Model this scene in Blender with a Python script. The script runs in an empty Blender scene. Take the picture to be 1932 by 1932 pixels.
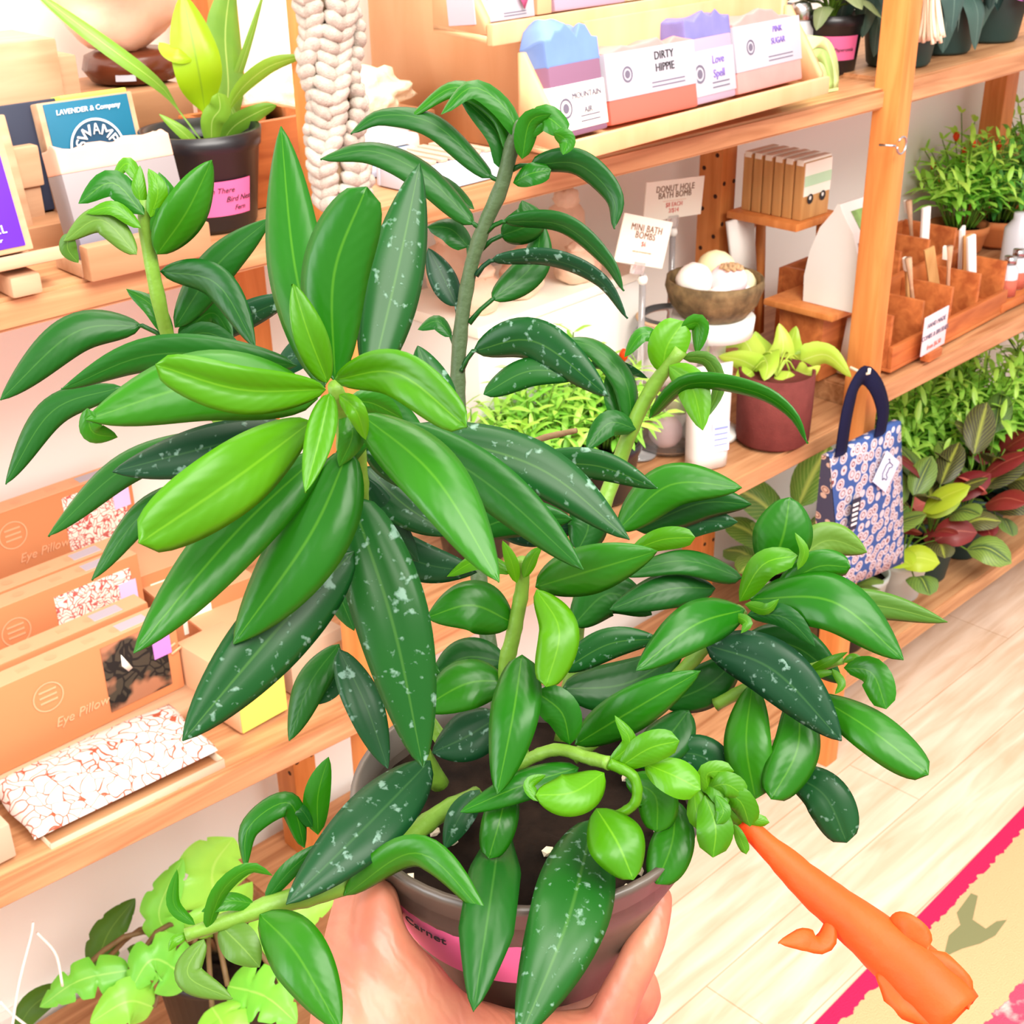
import bpy, bmesh, math, random
from mathutils import Vector as V, Matrix, noise
random.seed(7)
SC = bpy.context.scene
COL = SC.collection
R_ = math.radians
# ---------------------------------------------------------------- camera
CZ = 1.39                                   # eye height above the floor (m)
YAW, PITCH, ROLL, FPX = R_(43.94), R_(26.68), R_(-1.096), 2518.0
cy_, sy_, cp_, sp_ = math.cos(YAW), math.sin(YAW), math.cos(PITCH), math.sin(PITCH)
FW = V((sy_*cp_, cy_*cp_, -sp_)); r0 = V((cy_, -sy_, 0)); u0 = r0.cross(FW)
RT = math.cos(ROLL)*r0 + math.sin(ROLL)*u0
UP = -math.sin(ROLL)*r0 + math.cos(ROLL)*u0
CAM = V((0, 0, CZ))
cd = bpy.data.cameras.new('camera'); cam = bpy.data.objects.new('camera', cd); COL.objects.link(cam)
m3 = Matrix((RT, UP, -FW)).transposed()
cam.matrix_world = Matrix.Translation(CAM) @ m3.to_4x4()
cd.sensor_width = 36.0; cd.lens = 36.0*FPX/1932.0; cd.clip_start = 0.02
cd.dof.use_dof = True; cd.dof.focus_distance = 0.37; cd.dof.aperture_fstop = 80.0
SC.camera = cam
# ---------------------------------------------------------------- light
w = bpy.data.worlds.new('world'); SC.world = w; w.use_nodes = True
w.node_tree.nodes['Background'].inputs[0].default_value = (1.0, 0.965, 0.91, 1)
w.node_tree.nodes['Background'].inputs[1].default_value = 0.95
def area(name, loc, aim, sx, sy, power, color):
    l = bpy.data.lights.new(name, 'AREA'); l.shape = 'RECTANGLE'; l.size = sx; l.size_y = sy
    l.energy = power; l.color = color
    o = bpy.data.objects.new(name, l); COL.objects.link(o)
    o.location = loc; o.rotation_euler = (V(aim)-V(loc)).to_track_quat('-Z', 'Y').to_euler()
    return o
area('overhead_light', (0.9, 0.95, 2.75), (1.0, 0.9, 0.6), 3.0, 0.6, 50, (1, 0.93, 0.82))
area('overhead_light', (0.2, -0.9, 2.6), (0.9, 1.3, 0.5), 2.2, 0.8, 85, (1, 0.95, 0.88))  # unseen fill lamp, added in front to brighten the wall under the shelves
area('window_light', (-2.2, 0.75, 1.9), (0.9, 1.05, 0.9), 1.0, 1.6, 55, (0.93, 0.97, 1.0))
SC.view_settings.view_transform = 'Standard'; SC.view_settings.look = 'None'
SC.view_settings.gamma = 1.0; SC.view_settings.use_curve_mapping = False
SC.view_settings.exposure = 0.42
# ---------------------------------------------------------------- pixel rays to world points
def ray(px, py): return ((px-966)*RT + (966-py)*UP + FPX*FW)/FPX
def PZ(px, py, z): d = ray(px, py); return CAM + d*((z-CZ)/d.z)
def PY(px, py, y): d = ray(px, py); return CAM + d*(y/d.y)
def PX(px, py, x): d = ray(px, py); return CAM + d*(x/d.x)
def PD(px, py, k): return CAM + ray(px, py)*k
def pj(p):
    q = V(p)-CAM; k = q.dot(FW); return (966+FPX*q.dot(RT)/k, 966-FPX*q.dot(UP)/k, k)
def zat(p, py):
    lo, hi = -1.0, 3.0
    for _ in range(50):
        m = (lo+hi)/2
        if pj((p[0], p[1], m))[1] > py: lo = m
        else: hi = m
    return lo
# ---------------------------------------------------------------- materials
MATS = {}
def nodes(name):
    m = bpy.data.materials.new(name); m.use_nodes = True
    nt = m.node_tree; b = nt.nodes['Principled BSDF']; MATS[name] = m
    return m, nt, b
def mat(name, col, rough=0.5, spec=0.4, bump=0, bscale=200, var=0, vscale=20, trans=0, emit=None, estr=0, metal=0, sss=0):
    m, nt, b = nodes(name)
    b.inputs['Base Color'].default_value = (*col, 1); b.inputs['Roughness'].default_value = rough
    b.inputs['Specular IOR Level'].default_value = spec; b.inputs['Metallic'].default_value = metal
    if trans: b.inputs['Transmission Weight'].default_value = trans
    if emit: b.inputs['Emission Color'].default_value = (*emit, 1); b.inputs['Emission Strength'].default_value = estr
    if sss:
        b.inputs['Subsurface Weight'].default_value = sss; b.inputs['Subsurface Radius'].default_value = (.02, .008, .004); b.inputs['Subsurface Scale'].default_value = .3
    tc = nt.nodes.new('ShaderNodeTexCoord')
    if var:
        n = nt.nodes.new('ShaderNodeTexNoise'); n.inputs['Scale'].default_value = vscale; n.inputs['Detail'].default_value = 5
        nt.links.new(tc.outputs['Object'], n.inputs['Vector'])
        r = nt.nodes.new('ShaderNodeValToRGB'); r.color_ramp.elements[0].position = .3; r.color_ramp.elements[1].position = .7
        r.color_ramp.elements[0].color = (*[c*(1-var) for c in col], 1); r.color_ramp.elements[1].color = (*[min(1, c*(1+var*.6)) for c in col], 1)
        nt.links.new(n.outputs[0], r.inputs[0]); nt.links.new(r.outputs[0], b.inputs['Base Color'])
    if bump:
        n = nt.nodes.new('ShaderNodeTexNoise'); n.inputs['Scale'].default_value = bscale; n.inputs['Detail'].default_value = 4
        nt.links.new(tc.outputs['Object'], n.inputs['Vector'])
        bp = nt.nodes.new('ShaderNodeBump'); bp.inputs['Strength'].default_value = bump; bp.inputs['Distance'].default_value = .002
        nt.links.new(n.outputs[0], bp.inputs['Height']); nt.links.new(bp.outputs[0], b.inputs['Normal'])
    return m
def wood(name, c1, c2, axis='x', scale=9.0, stretch=14.0, rough=.5, knots=False):
    m, nt, b = nodes(name); b.inputs['Roughness'].default_value = rough; b.inputs['Specular IOR Level'].default_value = .3
    tc = nt.nodes.new('ShaderNodeTexCoord'); mp = nt.nodes.new('ShaderNodeMapping')
    s = [stretch]*3; s['xyz'.index(axis)] = 1.0
    mp.inputs['Scale'].default_value = s
    nt.links.new(tc.outputs['Object'], mp.inputs['Vector'])
    n = nt.nodes.new('ShaderNodeTexNoise'); n.inputs['Scale'].default_value = scale; n.inputs['Detail'].default_value = 5; n.inputs['Distortion'].default_value = .6
    nt.links.new(mp.outputs[0], n.inputs['Vector'])
    r = nt.nodes.new('ShaderNodeValToRGB'); e = r.color_ramp.elements
    e[0].position = .3; e[1].position = .68; e[0].color = (*c2, 1); e[1].color = (*c1, 1)
    nt.links.new(n.outputs[0], r.inputs[0]); nt.links.new(r.outputs[0], b.inputs['Base Color'])
    if knots:
        vo = nt.nodes.new('ShaderNodeTexVoronoi'); vo.inputs['Scale'].default_value = 7
        nt.links.new(tc.outputs['Object'], vo.inputs['Vector'])
        kr = nt.nodes.new('ShaderNodeValToRGB'); kr.color_ramp.elements[0].position = .03; kr.color_ramp.elements[1].position = .07
        kr.color_ramp.elements[0].color = (.12, .04, .01, 1); kr.color_ramp.elements[1].color = (1, 1, 1, 1)
        nt.links.new(vo.outputs['Distance'], kr.inputs[0])
        mx = nt.nodes.new('ShaderNodeMix'); mx.data_type = 'RGBA'; mx.blend_type = 'MULTIPLY'; mx.inputs[0].default_value = .9
        nt.links.new(r.outputs[0], mx.inputs[6]); nt.links.new(kr.outputs[0], mx.inputs[7]); nt.links.new(mx.outputs[2], b.inputs['Base Color'])
    return m
def leafmat(name, c1, c2, rib, rough=.32, spots=0, transl=.22, veins=0.0, sscale=150, spec=.5, pattern=None):
    """leaf: two tints by leaf, paler midrib, optional pale water marks / variegation"""
    m, nt, b = nodes(name); L = nt.links.new; N = nt.nodes.new
    tc = N('ShaderNodeTexCoord'); sep = N('ShaderNodeSeparateXYZ'); L(tc.outputs['UV'], sep.inputs[0])
    at = N('ShaderNodeAttribute'); at.attribute_name = 'tint'
    no = N('ShaderNodeTexNoise'); no.inputs['Scale'].default_value = 45; L(tc.outputs['Object'], no.inputs['Vector'])
    ad = N('ShaderNodeMath'); ad.operation = 'MULTIPLY_ADD'; L(no.outputs[0], ad.inputs[0]); ad.inputs[1].default_value = .5; L(at.outputs['Fac'], ad.inputs[2])
    sb = N('ShaderNodeMath'); sb.operation = 'SUBTRACT'; L(ad.outputs[0], sb.inputs[0]); sb.inputs[1].default_value = .25; sb.use_clamp = True
    mx = N('ShaderNodeMix'); mx.data_type = 'RGBA'; L(sb.outputs[0], mx.inputs[0]); mx.inputs[6].default_value = (*c1, 1); mx.inputs[7].default_value = (*c2, 1)
    cur = mx.outputs[2]
    cu = N('ShaderNodeMath'); cu.operation = 'SUBTRACT'; L(sep.outputs[0], cu.inputs[0]); cu.inputs[1].default_value = .5
    ab = N('ShaderNodeMath'); ab.operation = 'ABSOLUTE'; L(cu.outputs[0], ab.inputs[0])
    if pattern:                                  # broad band beside the midrib in another colour
        pr = N('ShaderNodeMapRange'); L(ab.outputs[0], pr.inputs[0]); pr.inputs[1].default_value = pattern[1]; pr.inputs[2].default_value = pattern[2]; pr.inputs[3].default_value = 1; pr.inputs[4].default_value = 0
        wv = N('ShaderNodeMath'); wv.operation = 'MULTIPLY_ADD'; L(ab.outputs[0], wv.inputs[0]); wv.inputs[1].default_value = -1.1; L(sep.outputs[1], wv.inputs[2])
        ws = N('ShaderNodeMath'); ws.operation = 'MULTIPLY'; L(wv.outputs[0], ws.inputs[0]); ws.inputs[1].default_value = 55
        wn = N('ShaderNodeMath'); wn.operation = 'SINE'; L(ws.outputs[0], wn.inputs[0])
        wr = N('ShaderNodeMapRange'); L(wn.outputs[0], wr.inputs[0]); wr.inputs[1].default_value = pattern[3]; wr.inputs[2].default_value = 1.0
        mm = N('ShaderNodeMath'); mm.operation = 'MAXIMUM'; L(pr.outputs[0], mm.inputs[0]); L(wr.outputs[0], mm.inputs[1])
        m2 = N('ShaderNodeMix'); m2.data_type = 'RGBA'; L(mm.outputs[0], m2.inputs[0]); L(cur, m2.inputs[6]); m2.inputs[7].default_value = (*pattern[0], 1); cur = m2.outputs[2]
    rr = N('ShaderNodeMapRange'); L(ab.outputs[0], rr.inputs[0]); rr.inputs[1].default_value = .008; rr.inputs[2].default_value = .03; rr.inputs[3].default_value = .5; rr.inputs[4].default_value = 0
    m3_ = N('ShaderNodeMix'); m3_.data_type = 'RGBA'; L(rr.outputs[0], m3_.inputs[0]); L(cur, m3_.inputs[6]); m3_.inputs[7].default_value = (*rib, 1); cur = m3_.outputs[2]
    b.inputs['Roughness'].default_value = rough; b.inputs['Specular IOR Level'].default_value = spec
    if spots:
        vo = N('ShaderNodeTexVoronoi'); vo.inputs['Scale'].default_value = sscale; vo.inputs['Randomness'].default_value = 1
        nz = N('ShaderNodeTexNoise'); nz.inputs['Scale'].default_value = sscale*1.6; nz.inputs['Detail'].default_value = 3; L(tc.outputs['Object'], nz.inputs['Vector'])
        va = N('ShaderNodeVectorMath'); va.operation = 'SCALE'; L(nz.outputs[1], va.inputs[0]); va.inputs['Scale'].default_value = .010*150/sscale
        vb = N('ShaderNodeVectorMath'); L(tc.outputs['Object'], vb.inputs[0]); L(va.outputs[0], vb.inputs[1]); L(vb.outputs[0], vo.inputs['Vector'])
        s2 = N('ShaderNodeSeparateColor'); L(vo.outputs['Color'], s2.inputs[0])
        th = N('ShaderNodeMapRange'); L(s2.outputs[0], th.inputs[0]); th.inputs[1].default_value = .45; th.inputs[2].default_value = 1; th.inputs[3].default_value = 0.0; th.inputs[4].default_value = .36
        df = N('ShaderNodeMath'); df.operation = 'SUBTRACT'; L(th.outputs[0], df.inputs[0]); L(vo.outputs['Distance'], df.inputs[1])
        mr = N('ShaderNodeMapRange'); L(df.outputs[0], mr.inputs[0]); mr.inputs[1].default_value = 0; mr.inputs[2].default_value = .16; mr.inputs[4].default_value = .7
        nl = N('ShaderNodeTexNoise'); nl.inputs['Scale'].default_value = 420; nl.inputs['Detail'].default_value = 2; L(tc.outputs['Object'], nl.inputs['Vector'])
        fl = N('ShaderNodeMapRange'); L(nl.outputs[0], fl.inputs[0]); fl.inputs[1].default_value = .62; fl.inputs[2].default_value = .74; fl.inputs[3].default_value = 0; fl.inputs[4].default_value = .6
        mxm = N('ShaderNodeMath'); mxm.operation = 'MAXIMUM'; L(mr.outputs[0], mxm.inputs[0]); L(fl.outputs[0], mxm.inputs[1])
        mu = N('ShaderNodeMath'); mu.operation = 'MULTIPLY'; L(mxm.outputs[0], mu.inputs[0]); mu.inputs[1].default_value = spots
        m4 = N('ShaderNodeMix'); m4.data_type = 'RGBA'; L(mu.outputs[0], m4.inputs[0]); L(cur, m4.inputs[6]); m4.inputs[7].default_value = (.26, .42, .34, 1); cur = m4.outputs[2]
        bp = N('ShaderNodeBump'); bp.inputs['Strength'].default_value = .25; bp.inputs['Distance'].default_value = .0006; L(mxm.outputs[0], bp.inputs['Height']); L(bp.outputs[0], b.inputs['Normal'])
    else:                                        # faint side veins and uneven surface
        wv_ = N('ShaderNodeMath'); wv_.operation = 'MULTIPLY_ADD'; L(ab.outputs[0], wv_.inputs[0]); wv_.inputs[1].default_value = -.55; L(sep.outputs[1], wv_.inputs[2])
        w2 = N('ShaderNodeMath'); w2.operation = 'MULTIPLY'; L(wv_.outputs[0], w2.inputs[0]); w2.inputs[1].default_value = 62
        w3 = N('ShaderNodeMath'); w3.operation = 'SINE'; L(w2.outputs[0], w3.inputs[0])
        nb_ = N('ShaderNodeTexNoise'); nb_.inputs['Scale'].default_value = 260; L(tc.outputs['Object'], nb_.inputs['Vector'])
        w4 = N('ShaderNodeMath'); w4.operation = 'MULTIPLY_ADD'; L(w3.outputs[0], w4.inputs[0]); w4.inputs[1].default_value = .12; L(nb_.outputs[0], w4.inputs[2])
        bp = N('ShaderNodeBump'); bp.inputs['Strength'].default_value = .08; bp.inputs['Distance'].default_value = .0010; L(w4.outputs[0], bp.inputs['Height']); L(bp.outputs[0], b.inputs['Normal'])
    L(cur, b.inputs['Base Color'])
    out = nt.nodes['Material Output']
    tr = N('ShaderNodeBsdfTranslucent'); L(cur, tr.inputs[0])
    ms = N('ShaderNodeMixShader'); ms.inputs[0].default_value = transl; L(b.outputs[0], ms.inputs[1]); L(tr.outputs[0], ms.inputs[2]); L(ms.outputs[0], out.inputs[0])
    return m
# ---------------------------------------------------------------- mesh building
TM = {}
class MB:
    def __init__(s):
        s.bm = bmesh.new(); s.uv = s.bm.loops.layers.uv.new('UVMap'); s.tn = s.bm.verts.layers.float.new('tint'); s.mi = 0
    def _f(s, vs, uvs=None):
        try: f = s.bm.faces.new(vs)
        except ValueError: return None
        f.material_index = s.mi; f.smooth = True
        if uvs:
            for l, q in zip(f.loops, uvs): l[s.uv].uv = q
        return f
    def box(s, c, size, rot=None, bev=0.0):
        M = Matrix.Translation(V(c)) @ (rot.to_4x4() if rot else Matrix.Identity(4)) @ Matrix.Diagonal((*size, 1))
        n0 = len(s.bm.verts)
        r = bmesh.ops.create_cube(s.bm, size=1.0, matrix=M)
        fs = set(f for v in r['verts'] for f in v.link_faces)
        for f in fs: f.material_index = s.mi
        if bev:
            es = list(set(e for v in r['verts'] for e in v.link_edges))
            bmesh.ops.bevel(s.bm, geom=es, offset=bev, segments=2, affect='EDGES', profile=.6)
        return s
    def bx(s, x0, x1, y0, y1, z0, z1, bev=0.0):
        return s.box(((x0+x1)/2, (y0+y1)/2, (z0+z1)/2), (abs(x1-x0), abs(y1-y0), abs(z1-z0)), None, bev)
    def hexa(s, p):                              # bottom four then top four, both counter-clockwise
        v = [s.bm.verts.new(q) for q in p]
        for a in ((3, 2, 1, 0), (4, 5, 6, 7), (0, 1, 5, 4), (1, 2, 6, 5), (2, 3, 7, 6), (3, 0, 4, 7)):
            f = s._f([v[i] for i in a], [(0, 0), (1, 0), (1, 1), (0, 1)])
            if f: f.smooth = False
        return s
    def tube(s, pts, rad, n=10, cap=True):
        pts = [V(p) for p in pts]; m = len(pts)
        if not isinstance(rad, (list, tuple)): rad = [rad]*m
        rings = []; prev = None
        for i, p in enumerate(pts):
            t = (pts[min(i+1, m-1)]-pts[max(i-1, 0)]).normalized()
            if prev is None:
                a = t.orthogonal().normalized()
            else:
                a = (prev - t*prev.dot(t)).normalized()
            prev = a; b = t.cross(a)
            rings.append([s.bm.verts.new(p + (a*math.cos(2*math.pi*k/n)+b*math.sin(2*math.pi*k/n))*rad[i]) for k in range(n)])
        for i in range(m-1):
            for k in range(n):
                s._f((rings[i][k], rings[i][(k+1) % n], rings[i+1][(k+1) % n], rings[i+1][k]), [(k/n, i/m), ((k+1)/n, i/m), ((k+1)/n, (i+1)/m), (k/n, (i+1)/m)])
        if cap:
            s._f(rings[0][::-1]); s._f(rings[-1])
        return s
    def lathe(s, prof, n=36, M=None, squash=1.0):
        rings = []
        for r, z in prof:
            rings.append([s.bm.verts.new((M @ V((r*math.cos(2*math.pi*k/n), r*math.sin(2*math.pi*k/n)*squash, z))) if M else (r*math.cos(2*math.pi*k/n), r*math.sin(2*math.pi*k/n)*squash, z)) for k in range(n)])
        for i in range(len(prof)-1):
            for k in range(n):
                s._f((rings[i][k], rings[i][(k+1) % n], rings[i+1][(k+1) % n], rings[i+1][k]), [(k/n, i/9), ((k+1)/n, i/9), ((k+1)/n, (i+1)/9), (k/n, (i+1)/9)])
        if prof[0][0] > 1e-5: s._f(rings[0][::-1])
        if prof[-1][0] > 1e-5: s._f(rings[-1])
        return s
    def prism(s, poly, h, M):                    # 2-D outline pushed h along local z of M
        a = [s.bm.verts.new(M @ V((x, y, 0))) for x, y in poly]; b = [s.bm.verts.new(M @ V((x, y, h))) for x, y in poly]
        n = len(poly); fs = [s._f(a[::-1]), s._f(b)] + [s._f((a[i], a[(i+1) % n], b[(i+1) % n], b[i])) for i in range(n)]
        for f in fs:
            if f: f.smooth = False
        return s
    def blob(s, c, size, sub=3, amp=.1, fr=20.0, seed=0, rot=None):
        r = bmesh.ops.create_icosphere(s.bm, subdivisions=sub, radius=1.0)
        R = rot or Matrix.Identity(3)
        for v in r['verts']:
            d = v.co.normalized(); k = 1+amp*noise.noise(d*fr+V((seed*7.1, seed*3.3, 1)))
            v.co = V(c) + R @ V((d.x*size[0]*k, d.y*size[1]*k, d.z*size[2]*k))
        for f in set(f for v in r['verts'] for f in v.link_faces): f.material_index = s.mi; f.smooth = True
        return s
    def leaf(s, P, width, nrm, roll=0, shape='lance', fold=.28, bulge=.13, nt=14, nu=6, tint=None, wav=0, notch=0, curlv=0):
        P = [V(p) for p in P]; C = spline(P, nt); tint = random.random() if tint is None else tint
        rows = []
        for i in range(nt+1):
            t = i/nt; c = C[i]; T = (C[min(i+1, nt)]-C[max(i-1, 0)]).normalized()
            n = V(nrm); n = (n - T*n.dot(T))
            n = n.normalized() if n.length > 1e-4 else T.orthogonal().normalized()
            sd = T.cross(n)
            rr = R_(roll); n2 = n*math.cos(rr)+sd*math.sin(rr); sd2 = T.cross(n2)
            hw = width*.5*prof(shape, t)
            if notch: hw *= 1-notch*(max(0, math.sin(t*24))**4)*(1 if .2 < t < .85 else 0)
            row = []
            for k in range(nu+1):
                u = -1+2*k/nu; a = abs(u)
                h = hw*(bulge*4*a*(1-a) - fold*a + curlv*a*a) + wav*hw*math.sin(9*t+3*u)*a
                v = s.bm.verts.new(c + sd2*(u*hw) + n2*h); v[s.tn] = tint; row.append((v, (.5+u*.5, t)))
            rows.append(row)
        for i in range(nt):
            for k in range(nu):
                q = (rows[i][k], rows[i][k+1], rows[i+1][k+1], rows[i+1][k])
                s._f([x[0] for x in q], [x[1] for x in q])
        return s
    def build(s, name, mats, parent=None, world=False, sharp=True, solid=0, sub=0):
        me = bpy.data.meshes.new(name)
        if sharp:
            for e in s.bm.edges:
                if len(e.link_faces) == 2 and e.calc_face_angle(0) > 0.7: e.smooth = False
            for f in s.bm.faces: f.smooth = True
        if world and parent: bmesh.ops.transform(s.bm, matrix=TM[parent.name].inverted(), verts=s.bm.verts)
        bmesh.ops.remove_doubles(s.bm, verts=s.bm.verts, dist=1e-6)
        s.bm.to_mesh(me); s.bm.free()
        for m in (mats if isinstance(mats, (list, tuple)) else [mats]): me.materials.append(MATS[m] if isinstance(m, str) else m)
        o = bpy.data.objects.new(name, me); COL.objects.link(o)
        if parent: o.parent = parent
        if solid:
            md = o.modifiers.new('thick', 'SOLIDIFY'); md.thickness = solid; md.offset = -1
        if sub:
            md = o.modifiers.new('smooth', 'SUBSURF'); md.levels = sub; md.render_levels = sub
        return o
def spline(P, n):
    if len(P) == 2: return [P[0].lerp(P[1], i/n) for i in range(n+1)]
    E = [2*P[0]-P[1]] + P + [2*P[-1]-P[-2]]; out = []
    L = [0]
    for i in range(len(P)-1): L.append(L[-1]+(P[i+1]-P[i]).length)
    for i in range(n+1):
        d = L[-1]*i/n; j = 0
        while j < len(P)-2 and d > L[j+1]: j += 1
        t = (d-L[j])/max(1e-9, L[j+1]-L[j]); a, b, c, e = E[j:j+4]
        out.append(.5*((2*b)+(c-a)*t+(2*a-5*b+4*c-e)*t*t+(3*b-a-3*c+e)*t**3))
    return out
def prof(k, t):
    t = min(1, max(0, t))
    if k == 'lance': v = (t**.62)*((1-t)**.8)/.444
    elif k == 'round': v = (t**.6)*((1-t)**.42)/.59
    elif k == 'long': v = (t**.45)*((1-t)**.7)/.53
    elif k == 'ovate': v = (t**.4)*((1-t)**.75)/.57 if t > 0 else 0
    elif k == 'heart': v = min(1, (t*9)**.5)*((1-t)**.65)*1.02
    elif k == 'oval': v = max(0, math.sin(math.pi*min(1, t)))**.55
    elif k == 'petiole': v = .10 if t < .25 else max(.10, (((t-.25)/.75)**.6)*((1-(t-.25)/.75)**.7)/.47)
    elif k == 'strap': v = min(1, .35+t*2.2)*min(1, ((1-t)*3.2)**.7)
    else: v = 1
    return max(.015, min(1.05, v))
def tag(o, label, cat, group=None, kind=None):
    if label: o['label'] = label
    if cat: o['category'] = cat
    if group: o['group'] = group
    if kind: o['kind'] = kind
    return o
def thing(name, label, cat, loc=(0, 0, 0), rz=0, group=None, rot=None):
    o = bpy.data.objects.new(name, None); COL.objects.link(o); o.empty_display_size = .02
    M = Matrix.Translation(V(loc)) @ (rot.to_4x4() if rot else Matrix.Rotation(rz, 4, 'Z'))
    o.matrix_world = M; TM[o.name] = M
    return tag(o, label, cat, group)
def struct(name, mb, m): return tag(mb.build(name, m), None, None, None, 'structure')
def text(body, size, m, parent, M, name='lettering', align='CENTER', ext=.0004, shear=0, spacing=1.0, warp=None, line=1.0):
    c = bpy.data.curves.new('t', 'FONT'); c.body = body; c.size = size; c.align_x = align; c.align_y = 'CENTER'
    c.extrude = ext; c.shear = shear; c.space_character = spacing; c.space_line = line; c.resolution_u = 3
    o = bpy.data.objects.new('t', c); COL.objects.link(o)
    me = bpy.data.meshes.new_from_object(o.evaluated_get(bpy.context.evaluated_depsgraph_get()))
    bpy.data.objects.remove(o); bpy.data.curves.remove(c)
    me.name = name; me.materials.clear(); me.materials.append(MATS[m])
    if warp:
        for v in me.vertices: v.co = warp(v.co)
    else: me.transform(M)
    q = bpy.data.objects.new(name, me); COL.objects.link(q); q.parent = parent
    return q
FX = Matrix.Rotation(R_(90), 4, 'X')            # text plane facing -y (towards the room)
def face(x, y, z, tilt=0, rz=0):                # text placed on an upright face at local x,y,z
    return Matrix.Translation((x, y, z)) @ Matrix.Rotation(rz, 4, 'Z') @ Matrix.Rotation(R_(90-tilt), 4, 'X')
def copy_thing(root, loc, rz=None, label=None):
    c = root.copy(); COL.objects.link(c); c.location = loc
    if rz is not None: c.rotation_euler = (0, 0, rz)
    if label: c['label'] = label
    for ch in list(root.children):
        k = ch.copy(); COL.objects.link(k); k.parent = c
        for g in ch.children:
            h = g.copy(); COL.objects.link(h); h.parent = k
    return c
# ---------------------------------------------------------------- palette
def S(r, g, b): return tuple((c/255/12.92 if c/255 <= .04045 else ((c/255+.055)/1.055)**2.4) for c in (r, g, b))
mat('wall', S(250, 246, 240), .8, .1, .05, 60)
wood('pine_orange', S(220, 142, 78), S(196, 116, 56), 'z', 6, 10, knots=True)
wood('shelf_wood', S(206, 154, 110), S(160, 106, 68), 'x', 5, 16)
wood('pale_wood', S(204, 164, 132), S(182, 140, 108), 'x', 6, 10)
wood('block_wood', S(186, 138, 102), S(156, 108, 74), 'x', 5, 8)
wood('display_wood', S(226, 178, 134), S(216, 162, 116), 'z', 4, 6)
wood('organizer_wood', S(206, 122, 66), S(160, 82, 40), 'x', 7, 8)
wood('floor_wood', S(230, 206, 186), S(206, 172, 144), 'x', 5, 9, .45)
def planks(m):                                   # fine seams between the floor boards
    nt = m.node_tree; b = nt.nodes['Principled BSDF']; src = b.inputs['Base Color'].links[0].from_socket
    tc = nt.nodes.new('ShaderNodeTexCoord'); br = nt.nodes.new('ShaderNodeTexBrick')
    br.inputs['Scale'].default_value = 1.0; br.inputs['Brick Width'].default_value = 1.1; br.inputs['Row Height'].default_value = .13; br.inputs['Mortar Size'].default_value = .0012; br.inputs['Mortar Smooth'].default_value = .3
    br.inputs['Color1'].default_value = (1, 1, 1, 1); br.inputs['Color2'].default_value = (.95, .94, .92, 1); br.inputs['Mortar'].default_value = (.72, .62, .52, 1)
    nt.links.new(tc.outputs['Object'], br.inputs['Vector'])
    mx = nt.nodes.new('ShaderNodeMix'); mx.data_type = 'RGBA'; mx.blend_type = 'MULTIPLY'; mx.inputs[0].default_value = 1
    nt.links.new(src, mx.inputs[6]); nt.links.new(br.outputs['Color'], mx.inputs[7]); nt.links.new(mx.outputs[2], b.inputs['Base Color'])
planks(MATS['floor_wood'])
mat('dark_wood', S(96, 44, 24), .25, .5, 0, 0, .25, 20)
mat('dark_hole', S(60, 26, 12), .8)
mat('white', S(240, 238, 232), .5); mat('paper', S(182, 178, 190), .7, .2); mat('cream_card', S(250, 246, 232), .6, .2)
mat('ink', S(40, 36, 40), .7); mat('ink_brown', S(120, 84, 50), .7); mat('ink_red', S(214, 110, 96), .7); mat('ink_grey', S(104, 98, 116), .7)
mat('ink_lilac', S(120, 98, 176), .7); mat('white_ink', S(245, 240, 238), .6); mat('kraft_ink', S(226, 166, 126), .6)
mat('black_plastic', S(26, 24, 28), .35, .5); mat('grey_pot', S(74, 64, 56), .38, .5)
mat('soil', S(30, 20, 14), .95, .1, .8, 120, .6, 90); mat('perlite', S(225, 208, 180), .9)
mat('pink_label', S(222, 100, 150), .55, .3); mat('purple_card', S(88, 32, 190), .55, .3); mat('teal_card', S(14, 98, 128), .55, .3)
mat('navy_card', S(36, 42, 62), .55, .3); mat('lilac', S(186, 120, 226), .6); mat('deep_purple', S(44, 16, 90), .6); mat('deep_teal', S(8, 60, 90), .6)
mat('kraft', S(204, 132, 88), .75, .2, .05, 300); mat('kraft_pale', S(224, 174, 134), .75, .2); mat('kraft_grey', S(196, 168, 142), .75, .2); mat('yellow_card', S(226, 206, 96), .6, .2)
mat('lime_soap', S(206, 226, 84), .5, .4, .1, 200); mat('pink_soap', S(226, 176, 154), .5, .4, 0, 0, .06, 30); mat('grey_soap', S(138, 130, 132), .5, .4); mat('slate_soap', S(112, 106, 118), .5)
mat('blue_soap', S(106, 138, 196), .5, .4, 0, 0, .1, 30); mat('cream_soap', S(206, 198, 176), .5); mat('coral_soap', S(206, 100, 86), .5); mat('mauve_soap', S(130, 92, 118), .5); mat('blush_soap', S(216, 146, 142), .5, .4, 0, 0, .12, 25)
mat('violet_soap', S(120, 118, 178), .5, .4, 0, 0, .15, 40); mat('lilac_soap', S(176, 150, 172), .5)
mat('teal_soap', S(120, 140, 156), .5); mat('green_soap', S(160, 196, 112), .5); mat('green_soap_light', S(190, 212, 146), .5)
mat('rose', S(206, 96, 150), .6)
mat('salt', S(250, 196, 172), .35, .4, .5, 40, .22, 16, emit=(1, .30, .12), estr=.05, sss=.2)
mat('cord_black', S(24, 20, 20), .6); mat('steel', S(190, 190, 192), .25, .5, metal=1.0)
mat('cotton', S(178, 166, 154), .9, .1, .6, 900, .2, 160); mat('cotton_tan', S(214, 178, 140), .9, .1, .6, 900)
mat('sponge', S(238, 218, 190), .95, .05, 1.0, 160, .35, 40)
mat('frosted', S(226, 230, 238), .3, .5, trans=.25); mat('bluewhite', S(206, 222, 246), .4, .5)
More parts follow.
